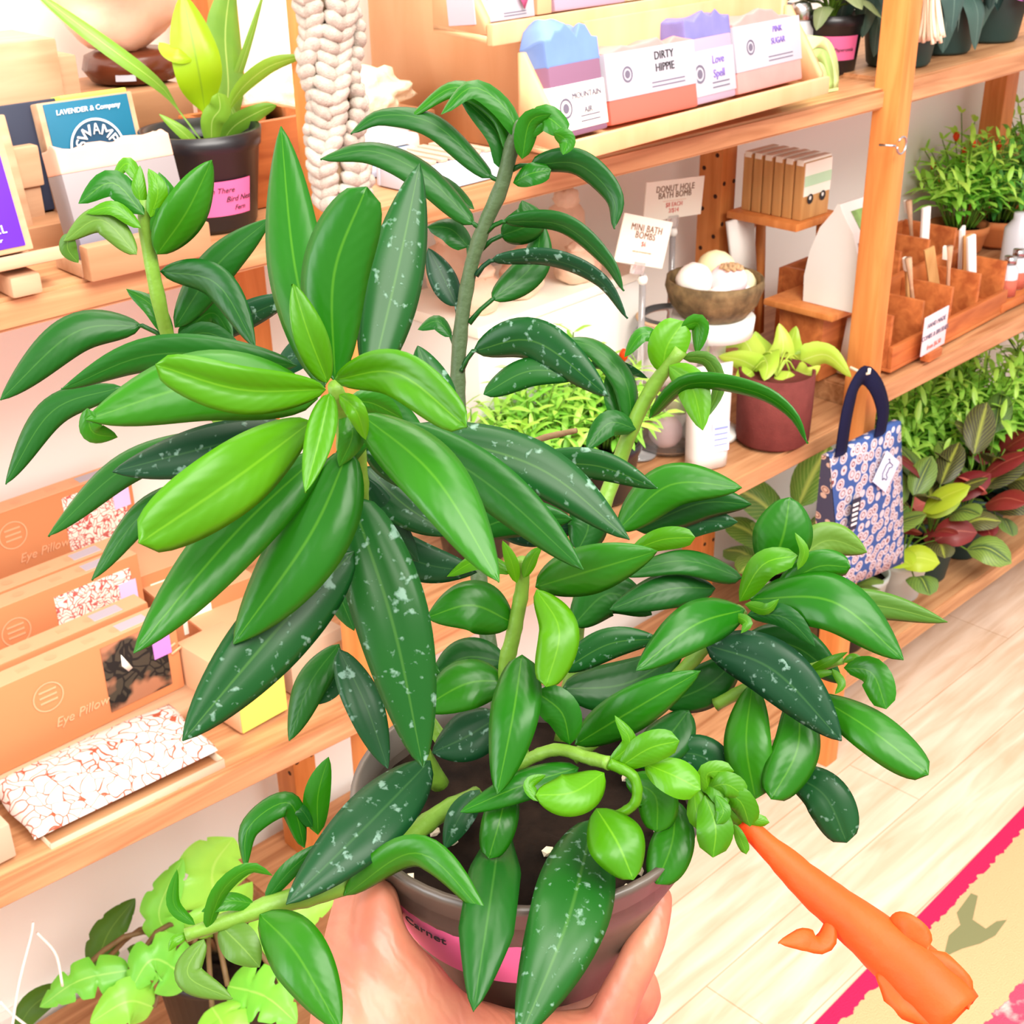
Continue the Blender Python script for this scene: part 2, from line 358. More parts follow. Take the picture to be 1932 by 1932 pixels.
mat('glass', (1, 1, 1), .03, .5, trans=.96); mat('acrylic', S(248, 244, 244), .08, .5, trans=.75)
mat('bowl_bark', S(120, 98, 66), .75, .3, 1.0, 90, .55, 60); mat('bomb_white', S(252, 246, 238), .9, .05, .2, 250); mat('bomb_pink', S(248, 218, 222), .9, .05, .3, 250); mat('bomb_yellow', S(246, 238, 190), .9, .05, .2, 250); mat('petal_crumb', S(206, 170, 130), .9, .05, .8, 300, .4, 200)
mat('peach_bag', S(250, 214, 186), .5, .3, .4, 60, .12, 30)
wood('bamboo', S(214, 164, 104), S(186, 134, 78), 'z', 8, 8); mat('mint', S(190, 226, 190), .6)
mat('pouch_green', S(112, 136, 84), .6, .3, 0, 0, .25, 40); mat('photo_red', S(196, 96, 80), .6, .3, 0, 0, .4, 60); mat('photo_green', S(150, 190, 110), .6, .3, 0, 0, .35, 50)
mat('maroon_fabric', S(112, 56, 52), .9, .1, .5, 500, .15, 60); mat('teal_pot', S(34, 60, 58), .5, .4); mat('pale_pot', S(196, 204, 200), .5, .4); mat('terracotta', S(190, 112, 62), .7)
mat('clear_bag', S(240, 232, 228), .35, .5, trans=.2); mat('blue_label', S(206, 216, 246), .6); mat('blue_ink', S(130, 146, 220), .6)
mat('navy_strap', S(24, 24, 50), .9, .1, .5, 500); mat('cream_tie', S(240, 226, 200), .8); mat('purple_tag', S(206, 130, 214), .6); mat('lilac_tag', S(222, 190, 232), .6)
mat('copper_salt', S(190, 100, 80), .7, .3, .6, 200)
mat('blush_plastic', S(232, 214, 220), .5)
# floral print, kraft window prints
def cells(name, base, ring, core, scale, r1, r2, r3):
    m, nt, b = nodes(name); L = nt.links.new
    tc = nt.nodes.new('ShaderNodeTexCoord'); vo = nt.nodes.new('ShaderNodeTexVoronoi'); vo.inputs['Scale'].default_value = scale; vo.inputs['Randomness'].default_value = .55
    L(tc.outputs['Object'], vo.inputs['Vector'])
    r = nt.nodes.new('ShaderNodeValToRGB'); r.color_ramp.interpolation = 'CONSTANT'; e = r.color_ramp.elements
    e[0].position = 0; e[0].color = (*core, 1); e[1].position = r1; e[1].color = (*ring, 1)
    for p, c in ((r2, core), (r2+.06, ring), (r3, base)):
        q = e.new(p); q.color = (*c, 1)
    L(vo.outputs['Distance'], r.inputs[0]); L(r.outputs[0], b.inputs['Base Color']); b.inputs['Roughness'].default_value = .8
    b.inputs['Specular IOR Level'].default_value = .1
    return m
cells('bag_print', S(62, 88, 146), S(196, 186, 194), S(122, 62, 62), 54, .13, .27, .50)
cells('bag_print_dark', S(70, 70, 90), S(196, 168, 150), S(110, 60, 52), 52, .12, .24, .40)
def scrawl(name, paper, line, scale, w=.04, extra=None):
    m, nt, b = nodes(name); L = nt.links.new
    tc = nt.nodes.new('ShaderNodeTexCoord'); n = nt.nodes.new('ShaderNodeTexNoise'); n.inputs['Scale'].default_value = scale*.5; n.inputs['Detail'].default_value = 1
    L(tc.outputs['Object'], n.inputs['Vector'])
    ad = nt.nodes.new('ShaderNodeVectorMath'); ad.operation = 'MULTIPLY_ADD'; L(n.outputs[1], ad.inputs[0]); ad.inputs[1].default_value = (.035, .035, .035); L(tc.outputs['Object'], ad.inputs[2])
    vo = nt.nodes.new('ShaderNodeTexVoronoi'); vo.feature = 'DISTANCE_TO_EDGE'; vo.inputs['Scale'].default_value = scale; L(ad.outputs[0], vo.inputs['Vector'])
    r = nt.nodes.new('ShaderNodeValToRGB'); e = r.color_ramp.elements; e[0].position = w; e[0].color = (*line, 1); e[1].position = w+.03; e[1].color = (*paper, 1)
    L(vo.outputs[0], r.inputs[0]); cur = r.outputs[0]
    if extra:
        n2 = nt.nodes.new('ShaderNodeTexNoise'); n2.inputs['Scale'].default_value = scale*.4; L(tc.outputs['Object'], n2.inputs['Vector'])
        r2 = nt.nodes.new('ShaderNodeMapRange'); L(n2.outputs[0], r2.inputs[0]); r2.inputs[1].default_value = .5; r2.inputs[2].default_value = .58
        mx = nt.nodes.new('ShaderNodeMix'); mx.data_type = 'RGBA'; L(r2.outputs[0], mx.inputs[0]); L(cur, mx.inputs[6]); mx.inputs[7].default_value = (*extra, 1); cur = mx.outputs[2]
    L(cur, b.inputs['Base Color']); b.inputs['Roughness'].default_value = .85; b.inputs['Specular IOR Level'].default_value = .1
    return m
scrawl('pillow_print', S(226, 212, 204), S(168, 84, 60), 75, .022)
scrawl('window_print', S(246, 226, 212), S(190, 96, 90), 130, .06)
scrawl('window_dark', S(70, 62, 52), S(40, 36, 34), 70, .08, S(170, 116, 88))
# rug pile
def rugmat():
    m, nt, b = nodes('rug'); L = nt.links.new; N = nt.nodes.new
    tc = N('ShaderNodeTexCoord'); sp = N('ShaderNodeSeparateXYZ'); L(tc.outputs['Object'], sp.inputs[0])
    n = N('ShaderNodeTexNoise'); n.inputs['Scale'].default_value = 60; L(tc.outputs['Object'], n.inputs['Vector'])
    a = N('ShaderNodeMath'); a.operation = 'MULTIPLY_ADD'; L(n.outputs[0], a.inputs[0]); a.inputs[1].default_value = .02; L(sp.outputs[1], a.inputs[2])
    r = N('ShaderNodeMapRange'); L(a.outputs[0], r.inputs[0]); r.inputs[1].default_value = -.4; r.inputs[2].default_value = .01
    c = N('ShaderNodeValToRGB'); c.color_ramp.interpolation = 'CONSTANT'; e = c.color_ramp.elements
    pink, cream, red = S(196, 38, 84), S(200, 168, 126), S(204, 74, 100)
    e[0].position = 0; e[0].color = (*red, 1); e[1].position = .60; e[1].color = (*cream, 1)
    q = e.new(.935); q.color = (*pink, 1)
    L(r.outputs[0], c.inputs[0])
    n2 = N('ShaderNodeTexNoise'); n2.inputs['Scale'].default_value = 26; n2.inputs['Detail'].default_value = 6; L(tc.outputs['Object'], n2.inputs['Vector'])
    r2 = N('ShaderNodeMapRange'); L(n2.outputs[0], r2.inputs[0]); r2.inputs[1].default_value = .5; r2.inputs[2].default_value = .6
    lt = N('ShaderNodeMath'); lt.operation = 'LESS_THAN'; L(r.outputs[0], lt.inputs[0]); lt.inputs[1].default_value = .60
    mu = N('ShaderNodeMath'); mu.operation = 'MULTIPLY'; L(r2.outputs[0], mu.inputs[0]); L(lt.outputs[0], mu.inputs[1])
    mx = N('ShaderNodeMix'); mx.data_type = 'RGBA'; L(mu.outputs[0], mx.inputs[0]); L(c.outputs[0], mx.inputs[6]); mx.inputs[7].default_value = (*S(226, 176, 170), 1)
    L(mx.outputs[2], b.inputs['Base Color']); b.inputs['Roughness'].default_value = .95; b.inputs['Specular IOR Level'].default_value = .05
    n3 = N('ShaderNodeTexNoise'); n3.inputs['Scale'].default_value = 500; L(tc.outputs['Object'], n3.inputs['Vector'])
    bp = N('ShaderNodeBump'); bp.inputs['Strength'].default_value = .6; bp.inputs['Distance'].default_value = .003; L(n3.outputs[0], bp.inputs['Height']); L(bp.outputs[0], b.inputs['Normal'])
rugmat()
# leaves
leafmat('leaf_young', S(54, 112, 1), S(70, 128, 2), S(100, 152, 24), .34, spec=.26)
leafmat('leaf_mid', S(18, 84, 6), S(38, 102, 6), S(74, 130, 24), .32, spec=.26)
leafmat('leaf_deep', S(12, 68, 16), S(22, 82, 14), S(58, 108, 36), .36, spec=.24)
leafmat('leaf_marked', S(10, 64, 22), S(20, 78, 18), S(64, 110, 40), .36, .85, spec=.24)
leafmat('leaf_dark_marked', S(12, 54, 30), S(16, 66, 28), S(50, 92, 46), .4, .75, sscale=240, spec=.24)
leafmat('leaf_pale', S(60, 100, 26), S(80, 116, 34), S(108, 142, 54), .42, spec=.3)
leafmat('bright_foliage', S(104, 196, 60), S(190, 240, 100), S(180, 226, 110), .4, transl=.3)
leafmat('deep_foliage', S(44, 120, 56), S(104, 180, 66), S(150, 200, 110), .4)
leafmat('lime_leaf', S(196, 220, 84), S(170, 210, 66), S(226, 238, 150), .4, transl=.3)
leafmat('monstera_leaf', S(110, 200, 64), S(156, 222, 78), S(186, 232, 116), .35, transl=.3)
leafmat('teal_leaf', S(46, 76, 74), S(76, 106, 94), S(120, 150, 136), .5)
leafmat('olive_leaf', S(70, 88, 60), S(124, 138, 92), S(140, 150, 110), .35)
leafmat('nest_leaf', S(100, 150, 44), S(140, 180, 56), S(206, 226, 130), .4, transl=.3)
leafmat('nest_yellow', S(150, 186, 16), S(128, 172, 24), S(96, 130, 40), .4, transl=.3)
leafmat('prayer_green', S(96, 130, 56), S(126, 156, 66), S(200, 224, 90), .45, pattern=(S(66, 92, 50), .06, .16, .8))
leafmat('prayer_light', S(106, 160, 66), S(130, 178, 76), S(206, 236, 110), .45, pattern=(S(206, 232, 120), .02, .10, .93))
leafmat('prayer_dark', S(64, 66, 42), S(84, 82, 50), S(190, 200, 80), .45, pattern=(S(156, 168, 70), .02, .10, .88))
leafmat('prayer_red', S(112, 26, 34), S(134, 48, 42), S(206, 120, 96), .45)
leafmat('prayer_pink', S(232, 104, 100), S(240, 130, 116), S(246, 160, 150), .4)
leafmat('prayer_yellow', S(180, 200, 40), S(160, 190, 50), S(206, 220, 90), .45)
leafmat('calyx', S(68, 122, 4), S(46, 104, 4), S(96, 144, 26), .38, spec=.28)
mat('stem_green', S(92, 128, 38), .45, .3, .2, 300, .15, 60); mat('stem_grey', S(58, 76, 46), .55, .3, .3, 300, .15, 60); mat('stem_brown', S(112, 86, 56), .6, .3, .3, 300, .2, 60)
mat('petal_orange', S(222, 66, 16), .55, .2, .12, 350, .1, 60, sss=.15)
def skin():
    m, nt, b = nodes('skin'); L = nt.links.new; N = nt.nodes.new
    tc = N('ShaderNodeTexCoord'); n = N('ShaderNodeTexNoise'); n.inputs['Scale'].default_value = 38; n.inputs['Detail'].default_value = 4; L(tc.outputs['Object'], n.inputs['Vector'])
    r = N('ShaderNodeValToRGB'); r.color_ramp.elements[0].position = .35; r.color_ramp.elements[1].position = .7
    r.color_ramp.elements[0].color = (*S(172, 114, 86), 1); r.color_ramp.elements[1].color = (*S(162, 90, 72), 1)
    L(n.outputs[0], r.inputs[0]); L(r.outputs[0], b.inputs['Base Color']); b.inputs['Roughness'].default_value = .45
    b.inputs['Subsurface Weight'].default_value = .25; b.inputs['Subsurface Radius'].default_value = (.012, .004, .002); b.inputs['Subsurface Scale'].default_value = .4
    wv = N('ShaderNodeTexWave'); wv.inputs['Scale'].default_value = 90; wv.inputs['Distortion'].default_value = 9; wv.inputs['Detail'].default_value = 3; L(tc.outputs['Object'], wv.inputs['Vector'])
    bp = N('ShaderNodeBump'); bp.inputs['Strength'].default_value = .12; bp.inputs['Distance'].default_value = .0008; L(wv.outputs[0], bp.inputs['Height']); L(bp.outputs[0], b.inputs['Normal'])
skin()
# ---------------------------------------------------------------- setting
U = CZ-.298; MM = CZ-.772; MR = CZ-.737; LO = CZ-1.247; YF = .957; YW = 1.33
def ML(x): return CZ-.807-.05*(x-.53)
b = MB(); b.bx(-6, 8, YW, YW+.1, 0, 3.2); struct('wall_back', b, 'wall')
b = MB(); b.bx(-6, 8, -5, YW, -.06, 0); struct('floor', b, 'floor_wood')
b = MB(); b.bx(-6, 8, YW-.015, YW, 0.0, .09, .003); struct('baseboard_back', b, 'white')
b = MB(); b.box((0, 0, .003), (4.2, 3.0, .006), None, .002)
ro = b.build('rug', 'rug'); ro.data.transform(Matrix.Translation((0, -1.5, 0))); e_ = PZ(1700, 1763, 0); ro.location = (e_.x+.9, e_.y, .0005)
ro.rotation_euler = (0, 0, math.atan2(PZ(1932, 1525, 0).y-PZ(1540, 1932, 0).y, PZ(1932, 1525, 0).x-PZ(1540, 1932, 0).x)); ro.location = V(PZ(1736, 1728, 0))+V((0, 0, .0005))
tag(ro, 'cream and pink patterned rug lying on the pale wood floor', 'rug')
mat('rug_green', S(120, 120, 84), .95, .05)
b = MB(); c0 = PZ(1850, 1745, .007)
pp = [PZ(x, y, .0068) for x, y in ((1832, 1685), (1845, 1690), (1835, 1735), (1860, 1752), (1880, 1738), (1900, 1735), (1878, 1765), (1850, 1780), (1815, 1790), (1780, 1806), (1790, 1765), (1812, 1745), (1805, 1722))]
vs = [b.bm.verts.new(p) for p in pp]; b._f(vs)
mo = b.build('leaf_motif', 'rug_green', sharp=False); mo.parent = ro; mo.matrix_parent_inverse = (Matrix.Translation(ro.location) @ Matrix.Rotation(ro.rotation_euler.z, 4, 'Z')).inverted(); mo['label'] = 'grey-green woven motif'
# shelf unit: one stand, its posts and boards are parts
sh = thing('shelf_unit', 'tall open pine shelving unit with orange posts against the white wall', 'shelves', (.7, YF, 0))
def board(x0, x1, za, zb, th=.026):
    za -= .001; zb -= .001
    b = MB(); b.hexa([(x0, YF, za-th), (x1, YF, zb-th), (x1, 1.31, zb-th), (x0, 1.31, za-th), (x0, YF, za), (x1, YF, zb), (x1, 1.31, zb), (x0, 1.31, za)])
    bmesh.ops.bevel(b.bm, geom=list(b.bm.edges), offset=.003, segments=2, affect='EDGES')
    return b.build('shelf_board', 'shelf_wood', sh, True)
board(-.6, .7, U, U); board(.7, 1.66, U, U); board(1.66, 3.2, U+.006, U+.03, .034)
board(-.6, .7, ML(-.6), ML(.7), .033); board(.7, 1.66, MM, MM+.004, .03); board(1.66, 3.2, MR, MR+.012, .036)
board(-.6, .7, .065, .065, .03); board(.7, 1.66, LO, LO, .03); board(1.66, 3.2, LO, LO, .036)
def post(x, y, name='post', holes=False, z0=0, z1=2.0, wx=.036, wy=.045):
    b = MB(); b.box((x, y, (z0+z1)/2), (wx, wy, z1-z0), None, .003); o = b.build('post', 'pine_orange', sh, True)
    if holes:
        h = MB()
        for i in range(26):
            z = .3+i*.062
            if abs(z-U) < .03: continue
            for s in (-1, 1): h.tube([(x+s*.012, y-wy/2-.0006, z), (x+s*.012, y-wy/2+.004, z)], .0034, 10)
            for s in (-1, 1): h.tube([(x-wx/2-.0006, y+s*.012, z+.02*s), (x-wx/2+.004, y+s*.012, z+.02*s)], .0034, 10)
        g = h.build('peg_hole', 'dark_hole', sh, True); g['kind'] = 'stuff'
    return o
post(.714, YF+.005); post(1.632, YF-.004, wx=.032, wy=.040); post(2.62, YF-.005)
post(.80, 1.262, holes=True); post(1.66, 1.255, holes=True); post(2.56, 1.262, wx=.05); post(-.28, 1.25)
b = MB(); ey = PX(1672, 275, 1.68)
yy = YF-.028; hz = PY(1683, 273, yy)
b.tube([(hz.x-.012, yy+.012, hz.z), (hz.x-.004, yy-.008, hz.z)], .0016, 8)
b.tube([(hz.x+.004+.011*math.cos(a), yy-.012, hz.z+.011*math.sin(a)) for a in [i*math.pi/10+math.pi for i in range(19)]], .0016, 8)
tag(b.build('screw_eye', 'steel'), 'small steel screw eye in the front post below the upper shelf', 'hook')
# small wall ledge and brown hanging thing at the right edge
a0 = PY(1888, 292, 1.25)
b = MB(); b.bx(a0.x, a0.x+.4, 1.13, YW-.002, a0.z-.012, a0.z, .002); tag(b.build('wall_ledge', 'shelf_wood'), 'thin wooden ledge on the wall at the right edge above the bushy plants', 'ledge')
# ================================================================ upper shelf, left bay
def frame(p, q):                                # yaw of the line p->q on the shelf
    return math.atan2(q[1]-p[1], q[0]-p[0])
def pot_shell(mb, rt, rb, h, wall=.003, lip=.004):
    mb.lathe([(rb*.92, 0), (rb, .004), (rt-.002, h-.016), (rt, h-.014), (rt+lip*.4, h), (rt-wall, h), (rt-wall-.001, h-.02), (rb-.004, .006)], 40)
    return mb
def label_patch(mb, rt, rb, h, a0, a1, z0, z1, off=.0007, n=16):
    def R(z): return rb+(rt-.002-rb)*(z-.004)/(h-.020)+off
    g = [[mb.bm.verts.new((R(z)*math.cos(a0+(a1-a0)*i/n), R(z)*math.sin(a0+(a1-a0)*i/n), z)) for i in range(n+1)] for z in (z0, z1)]
    for i in range(n): mb._f((g[0][i], g[0][i+1], g[1][i+1], g[1][i]))
    return mb
def cone_text(body, size, m, parent, rt, rb, h, a, z, off=.0012, shear=.3, name='lettering'):
    def wf(c):
        zz = z+c.y; R = rb+(rt-.002-rb)*(zz-.004)/(h-.020)+off+c.z*.3
        an = a+c.x/R
        return V((R*math.cos(an), R*math.sin(an), zz))
    return text(body, size, m, parent, None, name, shear=shear, warp=wf)
def small_pot(name, label, cat, loc, rt, rb, h, pm, group=None, soil=True, rz=0):
    t = thing(name, label, cat, loc, rz, group)
    pot_shell(MB(), rt, rb, h).build('pot', pm, t)
    if soil:
        s = MB(); s.lathe([(0.0, h-.018), (rt*.5, h-.014), (rt-.004, h-.016)], 24)
        for v in s.bm.verts: v.co.z += .002*noise.noise(v.co*200)
        s.build('soil', 'soil', t)
    return t
TOCAM = lambda p: (CAM-V(p)).normalized()
def pxleaf(mb, pts, wpx, shape='lance', roll=0, hint=None, **k):
    P = [PD(*q) for q in pts]; m = P[len(P)//2]; d = (m-CAM).dot(FW)
    wd = wpx*d/FPX/max(.25, math.cos(R_(roll)))
    return mb.leaf(P, wd, hint or TOCAM(m), roll, shape, **k)
# purple boxed soap on a small footed easel
p0 = PZ(103, 548, U); yaw = R_(-2)
st = thing('soap_stand', 'pale wooden footed soap stand under the purple boxed soap', 'soap stand', (p0.x-.05, p0.y+.004, U), yaw)
tl = Matrix.Rotation(R_(-15), 3, 'X')
b = MB(); b.box((0, .018, .022), (.125, .045, .010), tl, .002); b.build('ledge', 'pale_wood', st)
b = MB(); b.box((0, .046, .062), (.10, .008, .085), tl, .002); b.build('backrest', 'pale_wood', st)
for x in (-.042, .030):
    b = MB(); b.bx(x-.012, x+.012, -.002, .046, 0, .016, .003); b.build('foot', 'pale_wood', st)
sb = thing('boxed_soap', 'purple boxed soap with a round lilac emblem on the pale footed stand', 'soap', V((p0.x-.05, p0.y+.016, U+.030)), yaw, 'boxed soaps on the upper shelf', rot=Matrix.Rotation(yaw, 3, 'Z') @ Matrix.Rotation(R_(-15), 3, 'X'))
b = MB(); b.bx(-.046, .046, -.002, .022, 0, .092, .002); b.build('bar', 'pale_wood', sb)
b = MB(); b.bx(-.040, .040, -.0032, .0225, .004, .0935, .0008); b.build('sleeve', 'purple_card', sb)
def disc(mb, r, x, y, z, n=40, a0=0, a1=2*math.pi, r2=0):
    ring = []
    for i in range(n+1):
        a = a0+(a1-a0)*i/n; ring.append((mb.bm.verts.new((x+r*math.cos(a), y, z+r*math.sin(a))), mb.bm.verts.new((x+r2*math.cos(a), y, z+r2*math.sin(a))) if r2 else None))
    if r2:
        for i in range(n): mb._f((ring[i][0], ring[i+1][0], ring[i+1][1], ring[i][1]))
    else: mb._f([q[0] for q in ring[:-1]] if abs(a1-a0-2*math.pi) < .01 else [q[0] for q in ring])
    return mb
def emblem(par, r, z, base, dark, fig=True):
    e = MB(); disc(e, r, 0, -.0036, z); o = e.build('emblem', base, par)
    q = MB(); disc(q, r*1.0, 0, -.0040, z, a0=R_(25), a1=R_(155), r2=r*.62); q.build('band', dark, o)
    q = MB(); disc(q, r*1.12, 0, -.0038, z, r2=r*1.04); q.build('ring', 'lilac' if fig else 'white_ink', o)
    if fig:
        q = MB(); y = -.0046
        for pts, rad in (([(.0, y, z+r*.25), (.002, y, z-r*.1)], r*.16), ([(.0, y, z+r*.48), (.001, y, z+r*.4)], r*.12), ([(.002, y, z+r*.2), (.010, y, z-.0), (.013, y, z-r*.3)], r*.07), ([(-.001, y, z+r*.2), (-.009, y, z+.0), (-.007, y, z-r*.25)], r*.07), ([(.001, y, z-r*.1), (.007, y, z-r*.5), (.006, y, z-r*.85)], r*.1), ([(.0, y, z-r*.1), (-.006, y, z-r*.45), (-.010, y, z-r*.85)], r*.1)):
            q.tube(pts, rad*1.0, 8)
        for v in q.bm.verts: v.co.y = y+(v.co.y-y)*.15
        q.build('figure', 'black_plastic', o)
    return o
em = emblem(sb, .024, .052, 'lilac', 'deep_purple')
def arc_text(body, size, m, par, r, zc, y, a_mid=90, x0=0):
    def wf(c):
        a = R_(a_mid)-c.x/r; rr = r+c.y
        return V((x0+rr*math.cos(a), y-c.z, zc+rr*math.sin(a)))
    return text(body, size, m, par, None, 'lettering', warp=wf)
arc_text('WOMAN', .011, 'white_ink', em, .0190, .052, -.0044, 62)
text('LOVE SPELL', .0085, 'white_ink', sb, face(.005, -.0036, .018), spacing=1.1)
text('rosewood & lavender', .0042, 'white_ink', sb, face(.005, -.0036, .0105), shear=.2)
text('& Company', .006, 'white_ink', sb, face(.012, -.0036, .084), shear=.3)
# tiered wooden riser behind it, navy boxed soap, tall block, pale planks
p1 = PZ(112, 462, U)
rs = thing('wooden_riser', 'pale wooden display riser behind the purple boxed soap', 'riser', (p1.x-.07, p1.y+.012, U), R_(-1))
zt = zat(PZ(112, 462, U)+V((0, .012, 0)), 272)-U
b = MB(); b.bx(-.09, .068, 0, .10, 0, zt*.62, .002); b.build('block', 'pale_wood', rs)
b = MB(); b.bx(-.09, .070, -.004, .010, zt*.60, zt, .002); b.build('front_lip', 'pale_wood', rs)
nv = thing('boxed_soap', 'navy boxed soap with a white monogram on the wooden riser', 'soap', (p1.x-.118, p1.y+.03, U+zt*.62+.001), R_(-1), 'boxed soaps on the upper shelf', rot=Matrix.Rotation(R_(-10), 3, 'X'))
b = MB(); b.bx(-.05, .05, .0, .026, 0, .104, .002); b.build('bar', 'cream_card', nv)
b = MB(); b.bx(-.0485, .0485, -.0012, .0262, .002, .1055, .0008); b.build('sleeve', 'navy_card', nv)
text('H', .022, 'white_ink', nv, face(.026, -.0016, .092)); text('/', .03, 'white_ink', nv, face(.034, -.0016, .087)); text('P', .022, 'white_ink', nv, face(.042, -.0016, .083))
b = MB(); b.bx(.026, .046, -.0018, -.0012, .064, .069); b.build('printed_bar', 'ink_grey', nv)
p2 = PZ(80, 355, U)
tb = thing('wooden_block', 'tall pale wooden block standing behind the navy boxed soap', 'block', (p2.x-.03, 1.155, U), R_(-3))
b = MB(); b.bx(-.055, .012, 0, .09, 0, .152, .003); b.bx(.014, .032, .01, .08, 0, .135, .002); b.build('block', 'pale_wood', tb)
# dark slate soap leaning between two planks
p3 = PZ(165, 490, U)
pk = thing('card_holder', 'pale plank holder with a slot beside the pink and grey soap bar', 'holder', (p3.x, p3.y+.05, U), R_(-2))
b = MB(); b.box((-.028, .01, .055), (.02, .014, .11), Matrix.Rotation(R_(-12), 3, 'X'), .002); b.build('plank', 'pale_wood', pk)
b = MB(); b.box((0, .012, .012), (.09, .05, .024), None, .002); b.build('base', 'block_wood', pk)
sl = thing('boxed_soap', 'small dark slate boxed soap tucked behind the teal boxed soap', 'soap', (p3.x+.01, p3.y+.075, U+.026), 0, 'boxed soaps on the upper shelf', rot=Matrix.Rotation(R_(-10), 3, 'X'))
b = MB(); b.bx(-.022, .040, 0, .024, 0, .088, .002); b.build('sleeve', 'navy_card', sl)
# bare two-tone soap on its wooden dish
p4 = PZ(290, 508, U)
sd = thing('soap_dish', 'wooden soap dish holding the pink and grey bar', 'soap dish', (p4.x, p4.y+.002, U), R_(-1))
b = MB(); b.bx(-.052, .056, 0, .014, 0, .027, .002); b.build('front_rail', 'block_wood', sd)
b = MB(); b.bx(-.052, .056, .0145, .06, 0, .012, .002); b.build('base', 'pale_wood', sd)
bs = thing('soap_bar', 'bare pink and grey layered soap bar in the wooden dish', 'soap', (p4.x, p4.y+.018, U+.013), R_(-1), None, rot=Matrix.Rotation(R_(-1), 3, 'Z') @ Matrix.Rotation(R_(-14), 3, 'X'))
for n_, z0, z1, m_ in (('lower_layer', .0, .022, 'slate_soap'), ('middle_layer', .022, .066, 'grey_soap')):
    b = MB(); b.bx(-.047, .050, 0, .026, z0, z1, .0006); b.build(n_, m_, bs)
b = MB(); b.bx(-.047, .050, 0, .026, .066, .084, .001); bmesh.ops.subdivide_edges(b.bm, edges=list(b.bm.edges), cuts=7, use_grid_fill=True)
for v in b.bm.verts:
    if v.co.z > .08: v.co.z += .006*noise.noise(V((v.co.x*90, v.co.y*70, 2)))
b.build('swirled_top', 'pink_soap', bs)
# teal boxed soap
p5 = PZ(300, 440, U)
tz = thing('boxed_soap', 'teal boxed soap with a lime green top behind the pink bar', 'soap', (p5.x-.026, p5.y+.03, U+.026), R_(-2), 'boxed soaps on the upper shelf', rot=Matrix.Rotation(R_(-2), 3, 'Z') @ Matrix.Rotation(R_(-11), 3, 'X'))
b = MB(); b.bx(-.043, .043, 0, .026, 0, .088, .0015); b.build('bar', 'pale_wood', tz)
b = MB(); b.bx(-.038, .038, -.0012, .0262, .001, .0865, .0008); b.build('sleeve', 'teal_card', tz)
b = MB(); b.bx(-.020, .040, .003, .024, .088, .0915, .001); b.build('lime_top', 'lime_soap', tz)
e2 = emblem(tz, .022, .046, 'deep_teal', 'deep_teal', False)
arc_text('SWAMP', .0125, 'white_ink', e2, .0155, .046, -.0048, 90)
text('LAVENDER & Company', .0058, 'white_ink', tz, face(0, -.0016, .0785), shear=.15)
tw = thing('soap_stand', 'wooden soap stand under the teal boxed soap', 'soap stand', (p5.x-.026, p5.y+.022, U), R_(-2))
b = MB(); b.bx(-.05, .05, -.004, .05, 0, .012, .002); b.build('base', 'block_wood', tw)
b = MB(); b.bx(-.05, .05, -.004, .006, .012, .024, .002); b.build('front_rail', 'block_wood', tw)
# big block with the salt lamp
pL, pR = PY(105, 192, 1.165), PY(362, 162, 1.165)
bw = pR.x-pL.x
bk = thing('wooden_box', 'large wooden box under the pink salt lamp', 'box', ((pL.x+pR.x)/2, 1.165, U), 0)
zt2 = (pL.z+pR.z)/2-U
b = MB(); b.bx(-bw/2, bw/2, 0, .125, 0, zt2, .004); b.build('body', 'block_wood', bk)
b = MB(); b.bx(-bw/2-.001, -bw/2+.001, .03, .09, zt2*.55, zt2*.75); b.build('handle_slot', 'dark_hole', bk)
lz = U+zt2
lc = PZ(236, 150, lz); lc = V((lc.x, 1.165+.058, lz))
lp = thing('salt_lamp', 'pink salt crystal lamp on a dark brown wooden base', 'lamp', lc)
b = MB(); b.lathe([(.030, 0), (.040, .003), (.0475, .014), (.044, .026), (.034, .030)], 40); b.build('base', 'dark_wood', lp)
b = MB(); b.blob((-.006, 0, .096), (.072, .056, .074), 4, .20, 1.7, 3)
for v in b.bm.verts:
    v.co += .0022*V((noise.noise(v.co*60), noise.noise(v.co*60+V((9, 0, 0))), 0)); v.co.z = max(v.co.z, .026)
    k = min(1, .80+.20*(v.co.z-.026)/.055); v.co.x *= k; v.co.y *= k
b.build('salt_crystal', 'salt', lp, sharp=False)
b = MB(); label_patch(b, .047, .047, .03, R_(-140), R_(-117), .007, .027, .0012); b.build('price_sticker', 'paper', lp)
b = MB(); q0 = PD(335, 140, 1.30); b.tube(spline([lc+V((.040, 0, .006)), lc+V((.058, -.004, .003)), lc+V((.075, .0, -.02)), lc+V((.085, .02, -.06))], 14), .0022, 8); b.build('cord', 'cord_black', lp, True)
